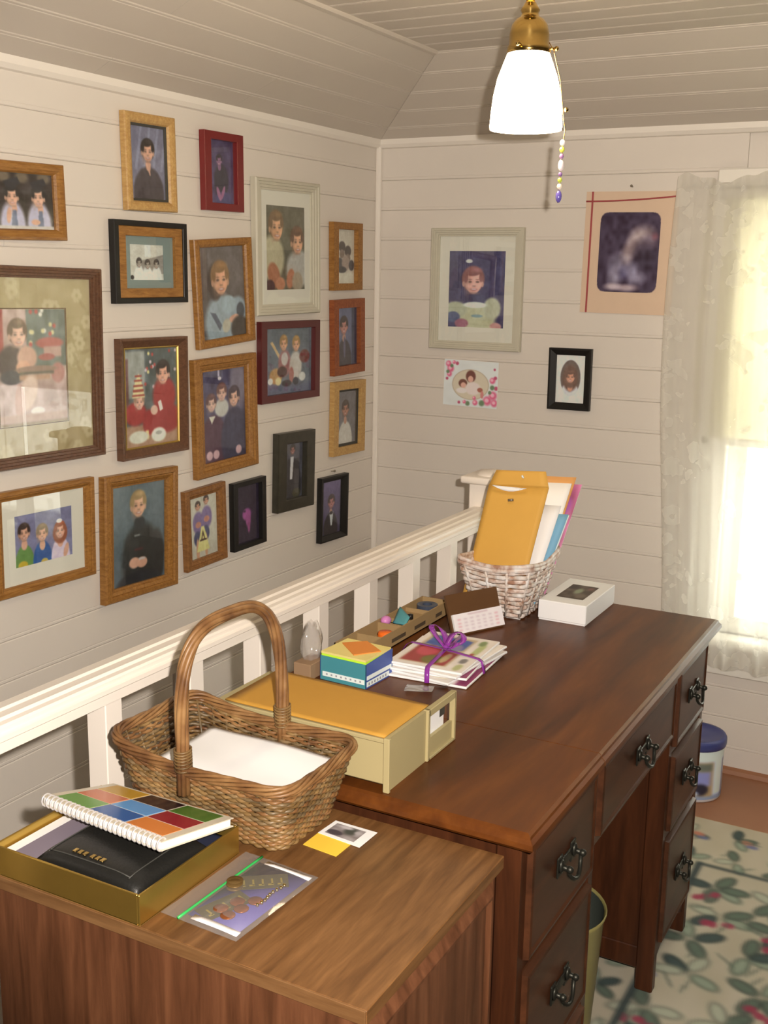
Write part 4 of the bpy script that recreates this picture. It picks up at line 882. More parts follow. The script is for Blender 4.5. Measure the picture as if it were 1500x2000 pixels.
def weave_basket(t, cx, cy, zb_, zt_, bx, by, tx, ty, rc0, rc1, rows, stakes, rw, mats, rise=None, flat=None, amp=.0028, rimr=.007, parts=('weave', 'stake', 'rim')):
    N = stakes*6; rise = rise or (lambda x, y: 0.0)
    prev = []
    mbs = [MB() for _ in mats]
    for k in range(rows):
        f = (k+.5)/rows; hx, hy, rc = bx+(tx-bx)*f, by+(ty-by)*f, rc0+(rc1-rc0)*f
        P = []
        for i, (x, y, nx, ny) in enumerate(rrect(hx, hy, rc, N)):
            a = amp*math.sin(PI*i/3+PI*k)+amp*.25*random.uniform(-1, 1); z = zb_+(zt_-zb_)*f+rise(x/tx, y/ty)*f+random.uniform(-.0007, .0007)
            P.append((cx+x+nx*a, cy+y+ny*a, z))
        mbs[k % len(mats) if len(mats) < 3 else random.randrange(len(mats))].tube(P, rw, 6, closed=True, flat=flat)
    for mb, m in zip(mbs, mats):
        if mb.v: stuff(mb.build(parts[0], m, t))
    sk = MB()
    B0 = rrect(bx, by, rc0, stakes*2); B1 = rrect(tx, ty, rc1, stakes*2)
    for i in range(0, stakes*2):
        if i % 2: continue
        a, b_ = B0[i], B1[i]; sk.tube([(cx+a[0], cy+a[1], zb_), (cx+b_[0], cy+b_[1], zt_+rise(b_[0]/tx, b_[1]/ty))], rw*.8, 5)
    stuff(sk.build(parts[1], mats[-1], t))
    return t
def wicker_mat(name, c1, c2, c3, sc_=22):
    m, nt, b = new_mat(name)
    tc = nt.nodes.new('ShaderNodeTexCoord'); n = nt.nodes.new('ShaderNodeTexNoise'); n.inputs['Scale'].default_value = sc_; n.inputs['Detail'].default_value = 5
    nt.links.new(tc.outputs['Object'], n.inputs['Vector']); cr = nt.nodes.new('ShaderNodeValToRGB'); e = cr.color_ramp.elements
    e[0].position = .32; e[0].color = (*c1, 1); e[1].position = .72; e[1].color = (*c3, 1); q = e.new(.5); q.color = (*c2, 1)
    nt.links.new(n.outputs['Fac'], cr.inputs['Fac']); nt.links.new(cr.outputs['Color'], b.inputs['Base Color']); b.inputs['Roughness'].default_value = .45
    return m
wk = [wicker_mat('willow_a', alb((76, 52, 26), CB), alb((110, 80, 44), CB), alb((146, 110, 66), CB)), wicker_mat('willow_b', alb((86, 52, 28), CB), alb((120, 80, 44), CB), alb((152, 110, 66), CB)), wicker_mat('willow_c', alb((80, 64, 44), CB), alb((108, 84, 54), CB), alb((140, 108, 70), CB))]
hb_, ht_ = .731, .832
bkx, bky = .979, -2.153
bk = thing('wicker_basket', 'brown willow basket with tall arched handle on the cabinet', 'basket', (bkx, bky, .73))
rise = lambda x, y: .020*max(0, -x)**2.5+.004*abs(x*y)
weave_basket(bk, bkx, bky, hb_+.004, ht_, .124, .068, .149, .098, .024, .030, 23, 36, .0027, wk, rise, amp=.0021)
rim = MB()
R0 = rrect(.150, .099, .031, 120)
for ph in range(6):
    rim.tube([(bkx+x+nx*.0050*math.cos(i*PI*2*5/120+ph*PI/3), bky+y+ny*.0050*math.cos(i*PI*2*5/120+ph*PI/3), ht_+.002+rise(x/.150, y/.099)+.0058*math.sin(i*PI*2*5/120+ph*PI/3)) for i, (x, y, nx, ny) in enumerate(R0)], .0028, 6, closed=True)
rim.build('braided_rim', wk[1], bk)
fl_ = MB()
for k in range(14):
    x = -.112+.224*k/13; fl_.tube([(bkx+x, bky-.058, hb_+.004), (bkx+x, bky+.058, hb_+.004)], .003, 5)
for k in range(16):
    y = -.058+.116*k/15; fl_.tube([(bkx-.114+.0*j, bky+y, hb_+.007) if j == 0 else (bkx+.114, bky+y, hb_+.007) for j in range(2)], .0034, 5)
stuff(fl_.build('woven_floor', wk[0], bk))
hd = MB(); HN = 60
def hpt(t):
    # from the near rim up and over to the far rim
    zt = 1.034; zs = .80
    th = PI*t; e = .62
    cy_ = math.cos(PI-th); sy_ = math.sin(th)
    yy = bky+(.098+.022*sy_*abs(cy_)**.5)*math.copysign(abs(cy_)**.58, cy_); z_ = zs+(zt-zs)*abs(sy_)**.56
    return Vector((bkx-.014+.030*t-.006*math.sin(th), yy, z_))
for ph in range(6):
    P = []
    for i in range(HN+1):
        t = i/HN; p0 = hpt(max(.0, min(1, t))); t1 = hpt(min(1, t+.01))-hpt(max(0, t-.01)); t1.normalize()
        a = Vector((1, 0, 0)); b_ = t1.cross(a); q = 2*PI*ph/6+t*7; P.append(p0+a*(.0060*math.cos(q))+b_*(.0060*math.sin(q)))
    hd.tube(P, .0040, 7)
hd.build('arched_handle', wk[1], bk)
for s_ in (0, 1):
    wr = MB(); base_t = .03 if s_ == 0 else .97
    for k in range(7):
        p0 = hpt((.012+.0035*k) if s_ == 0 else (.988-.0035*k)); wr.tube([(p0.x+.0115*math.cos(2*PI*i/14), p0.y+.0115*math.sin(2*PI*i/14), p0.z+.0015*math.sin(2*PI*i/14)) for i in range(14)], .0016, 5, closed=True)
    wr.build('handle_binding', wk[0], bk)
M['paper'] = mat('white_paper', alb((232, 220, 208), CB), .75, var=.02)
def crumple(x0, x1, y0, y1, z, tilt, amp, seed, nx=22, ny=16, rot=0.0):
    rr_ = random.Random(seed); a = [rr_.uniform(-1, 1) for _ in range(8)]; P = []
    cx_, cy_ = (x0+x1)/2, (y0+y1)/2
    for i in range(ny):
        row = []
        for j in range(nx):
            u, v = j/(nx-1), i/(ny-1); dx, dy = (u-.5)*(x1-x0), (v-.5)*(y1-y0)
            X, Y = cx_+dx*math.cos(rot)-dy*math.sin(rot), cy_+dx*math.sin(rot)+dy*math.cos(rot)
            row.append((X, Y, z+tilt[0]*(u-.5)+tilt[1]*(v-.5)+amp*(math.sin(3*u+4*v+a[0])+.5*math.sin(7*u-3*v+a[1])+.35*math.sin(9*v+2*u+a[2]))))
        P.append(row)
    return P
tag(MB().sheet(crumple(.876, 1.108, -2.222, -2.072, .8105, (-.006, .008), .0022, 2), .0012).build('paper_sheet', M['paper'], None, base=(1.0, -2.147, .803)), 'creased white papers lying inside the willow basket', 'paper')
tag(MB().sheet(crumple(.893, 1.085, -2.202, -2.092, .792, (.0, .006), .0010, 5), .045).build('paper_bundle', M['paper'], None, base=(.99, -2.147, .76)), 'lower bundle of white papers under the creased top sheet in the willow basket', 'paper')

# =================================================================== file box with manila envelope on top
M['tanbox'] = mat('tan_plastic', alb((164, 143, 98), CB), .55, var=.02)
M['manila'] = mat('manila', alb((186, 130, 46), CB), .7, var=.04, vscale=30)
fb = thing('file_box', 'tan plastic desktop file box under the manila envelope', 'file box', (1.01, -1.93, DZ))
FX0, FX1, FY0, FY1, FZ = .862, 1.170, -2.043, -1.890, DZ+.082; FYP = -1.815
MB().box(FX0, FX1-.010, FY0+.004, FY1-.004, DZ+.010, FZ-.006, .002).build('body', M['tanbox'], fb)
MB().box(FX0-.004, FX1-.008, FY0+.001, FY1, FZ-.007, FZ, .0015).build('lid', M['tanbox'], fb)
MB().box(FX0, FX0+.012, FY0+.004, FY1-.002, DZ, FZ-.006, .0015).build('end_panel', M['tanbox'], fb)
ep = MB(); xa, xb_ = FX1-.010, FX1
YS = FY0+.130                                   # solid part, then the framed opening
ep.box(xa+.0002, xb_-.004, FY0+.002, YS, DZ+.0002, FZ+.001); ep.box(xa, xb_, FY0, FY0+.006, DZ, FZ+.002, .001); ep.box(xa, xb_, YS-.004, YS+.004, DZ, FZ+.002, .001); ep.box(xa, xb_, FYP-.007, FYP, DZ, FZ+.002, .001)
ep.box(xa, xb_, YS, FYP-.004, FZ-.010, FZ+.002, .001); ep.box(xa, xb_-.004, YS, FYP-.004, DZ, DZ+.034); ep.box(xa, xb_, YS, FYP-.004, DZ, DZ+.005, .001)
ep.build('front_panel', M['tanbox'], fb)
MB().box(xa-.004, xa-.001, YS+.008, FYP-.025, DZ+.004, DZ+.064).build('card', M['paper'], fb)
MB().box(xa-.0015, xa-.0005, FYP-.04, FYP-.022, DZ+.050, DZ+.064).build('card_corner', M['liner'], fb)
def quad_sheet(c00, c10, c11, c01, n=10, bow=0.0):
    c00, c10, c11, c01 = map(Vector, (c00, c10, c11, c01)); P = []
    nr = (c10-c00).cross(c01-c00).normalized()
    for i in range(n):
        v = i/(n-1); row = []
        for j in range(n):
            u = j/(n-1); p = (c00*(1-u)+c10*u)*(1-v)+(c01*(1-u)+c11*u)*v; row.append(p+nr*bow*math.sin(PI*u)*math.sin(PI*v))
        P.append(row)
    return P
ez = FZ+.0035
en = thing('manila_envelope', 'flat manila envelope covering the top of the tan file box', 'envelope', (1.0, -1.92, FZ))
MB().sheet(quad_sheet((.876, -2.038, ez), (1.160, -2.040, ez), (1.160, -1.896, ez), (.872, -1.888, ez), 14, .0008), .002).build('envelope_body', M['manila'], en)

# =================================================================== sticky-note cube
M['teal'] = mat('teal_card', alb((64, 122, 122), DK), .5); M['blue'] = mat('blue_card', alb((60, 76, 128), DK), .5)
M['orange'] = mat('orange_paper', alb((206, 118, 46), DK), .75); M['yellow'] = mat('pale_yellow_paper', alb((214, 184, 106), DK), .75); M['lime'] = mat('lime_paper', alb((182, 210, 44), DK), .75)
M['label'] = mat('white_label', alb((214, 208, 200), DK), .6); M['ink'] = mat('ink_grey', (.34, .36, .42), .6)
nc = thing('note_cube', 'teal and blue box of sticky notes with an orange note on top', 'note cube', Matrix.Translation((.887, -1.648, DZ)) @ Matrix.Rotation(math.radians(-3), 4, 'Z'))
hx_, hy_ = .0505, .046
MB().box(-hx_, hx_, -hy_, -hy_+.0015, 0, .046).build('teal_side', M['teal'], nc, local=True)
MB().box(-hx_, hx_, hy_-.0015, hy_, 0, .046).build('teal_side', M['teal'], nc, local=True)
MB().prism([(hx_-.0015, -hy_, 0), (hx_-.0015, hy_, 0), (hx_-.0015, hy_, .052), (hx_-.0015, -hy_, .046)], (.0015, 0, 0)).build('blue_side', M['blue'], nc, local=True)
MB().box(-hx_, -hx_+.0015, -hy_, hy_, 0, .046).build('blue_side', M['blue'], nc, local=True)
MB().box(-hx_+.002, hx_-.002, -hy_+.002, hy_-.002, .001, .050).build('lime_notes', M['lime'], nc, local=True)
MB().box(-hx_+.0015, hx_-.002, -hy_+.0015, hy_-.002, .050, .054).build('yellow_notes', M['yellow'], nc, local=True)
MB().prism([(-.040, .012, .0542), (.016, -.034, .0542), (.046, .012, .0542), (-.006, .046, .0542)], (0, 0, .0018)).build('orange_note', M['orange'], nc, local=True)
lb = MB().box(-hx_+.006, hx_-.003, -hy_-.0006, -hy_, .0075, .0165).build('label_strip', M['label'], nc, local=True)
for k in range(8):
    x = -hx_+.014+k*.0105; MB().box(x, x+.0035, -hy_-.0010, -hy_-.0004, .0105, .0138).build('letter_mark', M['ink'], lb, local=True)
MB().box(hx_, hx_+.0006, -hy_+.003, hy_-.004, .016, .0235).build('label_strip', M['label'], nc, local=True)
l2 = MB().box(hx_, hx_+.0006, -hy_+.003, hy_-.012, .003, .0125).build('label_strip', M['label'], nc, local=True)
for k in range(7):
    y = -hy_+.008+k*.0095; MB().box(hx_+.0004, hx_+.0010, y, y+.0045, .0055, .0100).build('letter_mark', M['ink'], l2, local=True)
# =================================================================== cardboard organiser tray and its contents
M['card'] = mat('cardboard', alb((146, 112, 70), DK), .85, var=.08, vscale=40); M['cardprint'] = mat('cardboard_print', alb((70, 52, 34), DK), .85)
cx0, cx1, cy0, cy1, czt = .772, .866, -1.585, -1.205, DZ+.033
cx0 = .800
tr = thing('cardboard_tray', 'long brown cardboard tray with dividers beside the balusters', 'tray', ((cx0+cx1)/2, (cy0+cy1)/2, DZ))
MB().box(cx0, cx1, cy0, cy1, DZ+.0005, DZ+.003).build('bottom', M['card'], tr)
for (x0, x1, y0, y1) in ((cx0, cx0+.003, cy0, cy1), (cx1-.003, cx1, cy0, cy1), (cx0, cx1, cy0, cy0+.003), (cx0, cx1, cy1-.003, cy1)):
    MB().box(x0, x1, y0, y1, DZ+.0005, czt).build('wall', M['card'], tr)
for y in (-1.50, -1.415, -1.375, -1.29): MB().box(cx0+.003, cx1-.003, y, y+.0025, DZ+.003, czt-.004).build('divider', M['card'], tr)
MB().box(cx0+.003, cx1-.003, -1.375, -1.29, DZ+.018, DZ+.020).build('cover_flap', M['card'], tr)
for (y, L) in ((-1.56, .05), (-1.47, .06), (-1.37, .05), (-1.27, .03)):
    MB().box(cx1, cx1+.0004, y, y+L, DZ+.010, DZ+.018).build('print_mark', M['cardprint'], tr)
M['orangep'] = mat('orange_plastic', alb((214, 92, 20), DK), .4)
tag(MB().lathe([(.001, 0), (.015, 0), (.016, .004), (.016, .020), (.014, .024), (.001, .025)], (.845, -1.458, DZ+.0035), 20).build('cap', M['orangep'], None, base=(.845, -1.458, DZ+.0035)), 'small orange plastic cap in the cardboard tray', 'cap')
M['tealp'] = mat('teal_plastic', alb((74, 130, 126), DK), .4); M['pinkp'] = mat('pink_plastic', alb((190, 110, 150), DK), .35)
tag(MB().sheet(quad_sheet((.826, -1.392, DZ+.026), (.862, -1.404, DZ+.030), (.858, -1.378, DZ+.040), (.815, -1.340, DZ+.046), 6, .002), .003).build('tag', M['tealp'], None, base=(.84, -1.385, DZ+.02)), 'teal plastic tag sticking out of the cardboard tray', 'tag')
tag(MB().sph((.813, -1.398, DZ+.030), .011, 1, 1.2, .9).build('trinket', M['pinkp'], None, base=(.813, -1.398, DZ+.02)), 'small pink rounded trinket next to the teal tag in the tray', 'trinket')
tag(MB().lathe([(.001, 0), (.006, 0), (.006, .010), (.001, .011)], (.838, -1.335, DZ+.0205), 14).build('knob', M['blackf'], None, base=(.838, -1.335, DZ+.0205)), 'tiny black knob on the flap of the cardboard tray', 'knob')
td = MB(); 
for k in range(24):
    a0, a1 = 2*PI*k/24, 2*PI*(k+1)/24
    q = []
    for a in (a0, a1):
        for (r, z) in ((.011, 0), (.023, 0), (.023, .012), (.011, .012)): q.append((.834+r*math.cos(a), -1.247+r*math.sin(a), DZ+.018+z))
    td.add(q, [(0, 1, 5, 4), (1, 2, 6, 5), (2, 3, 7, 6), (3, 0, 4, 7)], False)
M['tapegrey'] = mat('blue_grey_tape', alb((60, 62, 70), DK), .3)
tag(td.build('tape_roll', M['tapegrey'], None, base=(.834, -1.247, DZ+.003)), 'dark grey tape roll at the far end of the cardboard tray', 'tape')
# small brown box with clear bag
M['brownbox'] = mat('brown_card_box', alb((140, 104, 72), DK), .8)
tag(MB().box(.789, .826, -1.712, -1.652, DZ, DZ+.030, .001).build('card_box', M['brownbox'], None, base=(.81, -1.68, DZ)), 'little brown box behind the sticky-note cube', 'box')
M['cello'] = glass_mat('cellophane', (.90, .88, .86), 1.45, .08, haze=.22)
P = []
for i in range(14):
    v = i/13; row = []
    for j in range(20):
        th = 2*PI*j/19; r = .010+.016*math.sin(PI*min(1, v*.9+.12))**.8*(1-.15*v)+.003*math.sin(5*th+4*v)
        row.append((.807+r*math.cos(th)*.7, -1.677+r*math.sin(th), DZ+.0315+.068*v+.006*math.sin(3*th)*v))
    P.append(row)
tag(MB().sheet(P).build('cellophane_bag', M['cello'], None, base=(.807, -1.677, DZ+.031)), 'puffed clear cellophane bag on the little brown box', 'bag')
# =================================================================== cards tied with purple ribbon
def card_canvas(seed, kind):
    c = Cv(70, 54, (222, 200, 178), .77).nz(4, seed)
    if kind == 0:
        c.r(.08, .1, .92, .74, (190, 160, 120)); c.p([(.1, .12), (.6, .12), (.45, .7), (.1, .7)], (150, 52, 46)); c.e(.22, .48, .12, .14, (110, 96, 40)); c.e(.45, .3, .16, .14, (186, 66, 70)); c.p([(.62, .14), (.9, .14), (.86, .7), (.55, .7)], (66, 84, 138)); c.e(.6, .58, .12, .1, (150, 130, 150)); c.e(.3, .62, .14, .05, (180, 150, 100))
        c.e(.12, .88, .09, .05, (176, 168, 110)); c.e(.3, .86, .07, .05, (120, 110, 100)); c.e(.65, .88, .2, .05, (170, 168, 106)); c.e(.5, .86, .04, .03, (160, 60, 50)); c.e(.85, .84, .08, .05, (120, 130, 80))
    elif kind == 1:
        c.r(.06, .08, .94, .92, (214, 190, 160)); c.p([(.6, .2), (.95, .1), (.95, .4), (.7, .5)], (90, 120, 160)); c.e(.3, .6, .2, .2, (186, 150, 90)); c.e(.7, .7, .16, .14, (120, 130, 90))
    else:
        c.r(.0, .86, 1, 1, (140, 60, 86)); c.e(.5, .5, .3, .25, (190, 140, 80)); c.e(.8, .7, .15, .15, (200, 170, 110))
    return c
stk_z = DZ+.0008
cards = [(.998, -1.505, .176, .214, 4, 2, 'bottom white card jutting out under the ribbon-tied stack'), (1.000, -1.500, .150, .225, -6, 1, 'second card from the bottom of the ribbon-tied stack'), (.996, -1.502, .160, .205, 7, 2, 'magenta edged card in the middle of the ribbon-tied stack'), (1.004, -1.500, .152, .214, -3, 1, 'pale card just below the top card of the ribbon-tied stack'), (1.000, -1.502, .150, .205, 3, 0, 'top card of the ribbon-tied stack with red and blue print')]
cz_ = stk_z
for i, (x, y, wx, wy, ro, kd, lbl) in enumerate(cards):
    th_ = .0052
    m = Matrix.Translation((x, y, cz_)) @ Matrix.Rotation(math.radians(ro), 4, 'Z'); t = thing('greeting_card', lbl, 'card', m, 'greeting cards tied with purple ribbon')
    MB().box(-wx/2, wx/2, -wy/2, wy/2, 0, th_-.0006, .0012).build('card_stock', M['paper'], t, local=True)
    paint_grid('printed_face', card_canvas(60+i, kd), DK, lambda u, v: (.5*wx*.98*(1-2*v)*-1, (u-.5)*wy*.98, th_-.0003), t, local=True)
    cz_ += th_+.0004
M['ribbon'] = mat('purple_ribbon', alb((128, 44, 122), DK), .25, coat=.3)
rb = thing('gift_ribbon', 'shiny purple ribbon with a loose bow tied around the cards', 'ribbon', (1.0, -1.5, DZ))
zt_ = cz_+.0010
rd = Vector((.05, .0, 0))
def rib(pts, wdt, nm, up=None):
    P = [Vector(p) for p in pts]; A = []; B_ = []
    for i in range(len(P)):
        t_ = (P[min(i+1, len(P)-1)]-P[max(i-1, 0)]).normalized(); s_ = t_.cross(Vector(up or (0, 0, 1))).normalized()*wdt/2; A.append(P[i]+s_); B_.append(P[i]-s_)
    return MB().sheet([A, B_], .0005).build(nm, M['ribbon'], rb)
rib([(.899, -1.49, DZ+.004), (.912, -1.49, zt_-.006), (.922, -1.491, zt_), (1.0, -1.5, zt_+.001), (1.075, -1.515, zt_), (1.085, -1.517, zt_-.004), (1.091, -1.518, DZ+.004)], .009, 'ribbon_band')
rib([(1.02, -1.62, DZ+.004), (1.016, -1.612, zt_-.005), (1.013, -1.603, zt_), (1.0, -1.5, zt_+.0016), (.99, -1.40, zt_), (.988, -1.392, zt_-.006), (.986, -1.384, DZ+.004)], .009, 'ribbon_band', None)
def loop(dx, dy, hgt, nm):
    pts = [(1.0+dx*math.sin(PI*t/14)*(1 if t <= 14 else 1)+(-dy*.25)*math.sin(2*PI*t/14), -1.5+dy*math.sin(PI*t/14)+dx*.25*math.sin(2*PI*t/14), zt_+.004+hgt*math.sin(PI*t/14)**1.0+.006*math.sin(2*PI*t/14)) for t in range(15)]
    return rib(pts, .011, nm, (dx, dy, .35))
loop(-.040, .034, .030, 'bow_loop'); loop(.030, -.022, .016, 'bow_loop'); loop(.016, .042, .018, 'bow_loop')
MB().sph((1.0, -1.5, zt_+.005), .0055, 1.2, 1, .8).build('knot', M['ribbon'], rb)
rib([(1.0, -1.5, zt_+.004), (.985, -1.455, zt_+.010), (.975, -1.42, zt_+.006), (.958, -1.385, zt_-.01)], .006, 'ribbon_tail')
M['cellob'] = M['cello']
tag(MB().sheet(crumple(.995, 1.045, -1.668, -1.632, DZ+.004, (0, 0), .0015, 8, 8, 6, .3), .0004).build('cellophane_scrap', M['cello'], None, base=(1.02, -1.65, DZ)), 'scrap of clear cellophane in front of the ribbon-tied cards', 'wrapper')

# =================================================================== desk calendar on a brown stand
M['brownst'] = mat('brown_leatherette', alb((84, 52, 26), DK), .5, var=.1, vscale=30)
ca = thing('desk_calendar', 'brown easel stand holding a white tear-off calendar', 'calendar', (.955, -1.265, DZ))
bl_, br_, tl_, tr__ = Vector((.942, -1.340, DZ)), Vector((1.003, -1.218, DZ)), Vector((.910, -1.318, DZ+.079)), Vector((.974, -1.196, DZ+.079))
nrm = (br_-bl_).cross(tl_-bl_).normalized()
def slab(a, b_, c_, d_, th): return MB().hexa([a-nrm*th, b_-nrm*th, c_-nrm*th, d_-nrm*th, a, b_, c_, d_])
slab(bl_, br_, tr__, tl_, .006).build('stand_board', M['brownst'], ca)
mid_b, mid_t = (bl_+br_)/2, (tl_+tr__)/2
back = Vector((-.052, .027, 0)).normalized()
MB().hexa([mid_t-(br_-bl_)*.2-nrm*.006+Vector((0, 0, -.012)), mid_t+(br_-bl_)*.2-nrm*.006+Vector((0, 0, -.012)), mid_b+(br_-bl_)*.2+back*.07, mid_b-(br_-bl_)*.2+back*.07,
           mid_t-(br_-bl_)*.2-nrm*.006+Vector((0, 0, -.006)), mid_t+(br_-bl_)*.2-nrm*.006+Vector((0, 0, -.006)), mid_b+(br_-bl_)*.2+back*.073, mid_b-(br_-bl_)*.2+back*.073]).build('easel_leg', M['brownst'], ca)
e_u, e_v = (br_-bl_), (tl_-bl_)
p00 = bl_+e_u*.03+e_v*.03+nrm*.0062; p10 = bl_+e_u*1.0+e_v*.03+nrm*.0062; p11 = p10+e_v*.47; p01 = p00+e_v*.47
slab(p00-nrm*.0004, p10-nrm*.0004, p11-nrm*.0004, p01-nrm*.0004, .0055).build('calendar_pad', M['paper'], ca)
c = Cv(60, 26, (216, 196, 184), .37).nz(2, 71)
c.r(.3, .08, .7, .16, (170, 130, 130), .02, .5)
for j in range(7):
    for k in range(4): c.r(.08+.125*j, .28+.17*k, .145+.125*j, .36+.17*k, (196, 120, 124) if j in (0, 6) else (180, 150, 150), .02, .55)
paint_grid('calendar_page', c, DK, lambda u, v: tuple(p01+(p11-p01)*u+(p00-p01)*v+nrm*.0004), ca, material='matte_print')
# =================================================================== white photo box
wbx = thing('photo_box', 'white gift box with a dark landscape picture on its lid', 'box', (1.1, -1.035, DZ))
WX = (1.048, 1.157, -1.132, -.928)
MB().box(WX[0]+.0015, WX[1]-.0015, WX[2]+.0015, WX[3]-.0015, DZ, DZ+.040, .001).build('box_base', M['paper'], wbx)
MB().box(WX[0], WX[1], WX[2], WX[3], DZ+.004, DZ+.046, .0015).build('lid', M['paper'], wbx)
c = Cv(56, 70, (72, 56, 42), 1.3).nz(26, 81, 7); c.e(.5, .45, .14, .2, (126, 128, 96), .7); c.e(.2, .2, .2, .15, (44, 34, 28), .8); c.e(.75, .75, .2, .15, (100, 84, 66), .8); c.e(.8, .2, .1, .1, (110, 70, 60), .8)
paint_grid('lid_picture', c, DK, lambda u, v: (WX[0]+.025+.062*u, WX[3]-.048-.115*v, DZ+.0464), wbx)

# =================================================================== whitewashed basket with post
wht = [wicker_mat('whitewash_a', alb((150, 104, 78), DK), alb((192, 162, 140), DK), alb((210, 192, 174), DK), 60), wicker_mat('whitewash_b', alb((160, 114, 86), DK), alb((196, 172, 150), DK), alb((212, 196, 180), DK), 45)]
wx, wy = .962, -1.098
wbk = thing('whitewashed_basket', 'whitewashed splint basket holding envelopes at the desk end', 'basket', (wx, wy, DZ))
wrise = lambda x, y: .012*abs(x*y)**1.5+.006*max(0, y)
weave_basket(wbk, wx, wy, DZ+.003, DZ+.113, .056, .060, .086, .100, .014, .022, 11, 14, .0052, wht, wrise, (1.0, .42), .0034)
wrm = MB()
for zz_ in (.113, .121): wrm.tube([(wx+x, wy+y, DZ+zz_+wrise(x/.086, y/.1)) for x, y, nx, ny in rrect(.087, .101, .024, 80)], .0056, 6, closed=True, flat=(1, .6))
wrm.build('rim', wht[0], wbk)
MB().box(wx-.054, wx+.054, wy-.058, wy+.058, DZ, DZ+.004).build('floor_splints', wht[1], wbk)
# contents, each leaning in the basket
M['env'] = mat('manila_envelope', alb((192, 136, 54), DK), .7, var=.05, vscale=14)
# manila envelope with raised flap
me_ = thing('clasp_envelope', 'upright manila clasp envelope with raised flap in the whitewashed basket', 'envelope', (.945, -1.15, DZ+.02))
A0, A1, A2, A3 = (.868, -1.142, DZ+.022), (1.005, -1.142, DZ+.022), (1.028, -1.046, 1.040), (.884, -1.046, 1.031)
MB().sheet(quad_sheet(A0, A1, A2, A3, 12, .004), .003).build('envelope_body', M['env'], me_)
MB().sheet(quad_sheet(A3, A2, (1.016, -1.036, 1.074), (.897, -1.036, 1.066), 8, .002), .0012).build('flap', M['env'], me_)
MB().tube([(.965, -1.046, 1.058), (.967, -1.046, 1.0595)], .004, 10).build('eyelet', M['label'], me_)
MB().tube([(.940, -1.0640, 1.005), (.952, -1.0630, 1.007)], .003, 8).build('clasp', M['nail'], me_)
MB().sheet([[(.897+.082*u/8, -1.0545+.001*abs(u-4)/4, 1.0325-.0 if False else 1.0335+.001*u/8) for u in range(9)], [(.897+.082*u/8, -1.0570, 1.0335-.010*math.sin(PI*u/8)+.001*u/8) for u in range(9)]], .0005).build('paper_inside', M['paper'], me_)
def leaning(name, label, cat, mt, q, th=.002, bow=.002):
    return tag(MB().sheet(quad_sheet(*q, 8, bow), th).build(name, mt, None, base=tuple((Vector(q[0])+Vector(q[1]))/2)), label, cat)
M['cream'] = mat('cream_paper', alb((222, 204, 184), DK), .7); M['skyblue'] = mat('blue_envelope', alb((112, 148, 160), DK), .6); M['peach'] = mat('orange_folder', alb((206, 140, 76), DK), .7)
leaning('letter', 'white letter directly behind the manila clasp envelope', 'letter', M['paper'], ((.905, -1.128, DZ+.02), (1.022, -1.126, DZ+.02), (1.052, -1.026, .998), (.93, -1.03, .995)))
leaning('blue_envelope', 'sky blue envelope standing in the whitewashed basket', 'envelope', M['skyblue'], ((.93, -1.108, DZ+.02), (1.026, -1.098, DZ+.02), (1.061, -1.000, .975), (.96, -1.012, .97)))
leaning('letter', 'pale letter right behind the sky blue envelope', 'letter', M['label'], ((.925, -1.092, DZ+.02), (1.024, -1.078, DZ+.02), (1.058, -.985, .970), (.955, -.998, .965)))
leaning('booklet', 'cream booklet with gold corner mark in the whitewashed basket', 'booklet', M['cream'], ((.92, -1.074, DZ+.02), (1.015, -1.060, DZ+.02), (1.054, -.968, 1.040), (.95, -.980, 1.036)), .004)
gm = quad_sheet((1.012, -.9895, 1.003), (1.026, -.9885, 1.003), (1.028, -.9838, 1.013), (1.014, -.985, 1.013), 3)
M['goldm'] = mat('gold_mark', alb((150, 116, 50), DK), .5)
leaning('folder', 'orange folder at the back of the whitewashed basket', 'folder', M['peach'], ((.915, -1.058, DZ+.02), (1.012, -1.042, DZ+.02), (1.058, -.950, 1.052), (.95, -.964, 1.048)), .003)
c = Cv(30, 60, (170, 80, 110), 2).nz(40, 91, 8); c.e(.5, .2, .4, .12, (150, 60, 130)); c.e(.5, .6, .4, .1, (190, 70, 70)); c.e(.5, .8, .4, .1, (80, 60, 140)); c.e(.4, .4, .3, .08, (210, 180, 190))
q0, q1, q2, q3 = map(Vector, ((.94, -1.044, DZ+.02), (1.022, -1.024, DZ+.02), (1.068, -.936, 1.034), (.97, -.955, 1.03)))
gc = thing('patterned_card', 'pink and purple patterned card at the right of the whitewashed basket', 'card', tuple((q0+q1)/2))
MB().sheet(quad_sheet(q0, q1, q2, q3, 4), .002).build('card_stock', M['paper'], gc)
nn = (q1-q0).cross(q3-q0).normalized()
paint_grid('printed_face', c, DK, lambda u, v: tuple((q3*(1-u)+q2*u)*(1-v)+(q0*(1-u)+q1*u)*v+nn*.0006), gc)

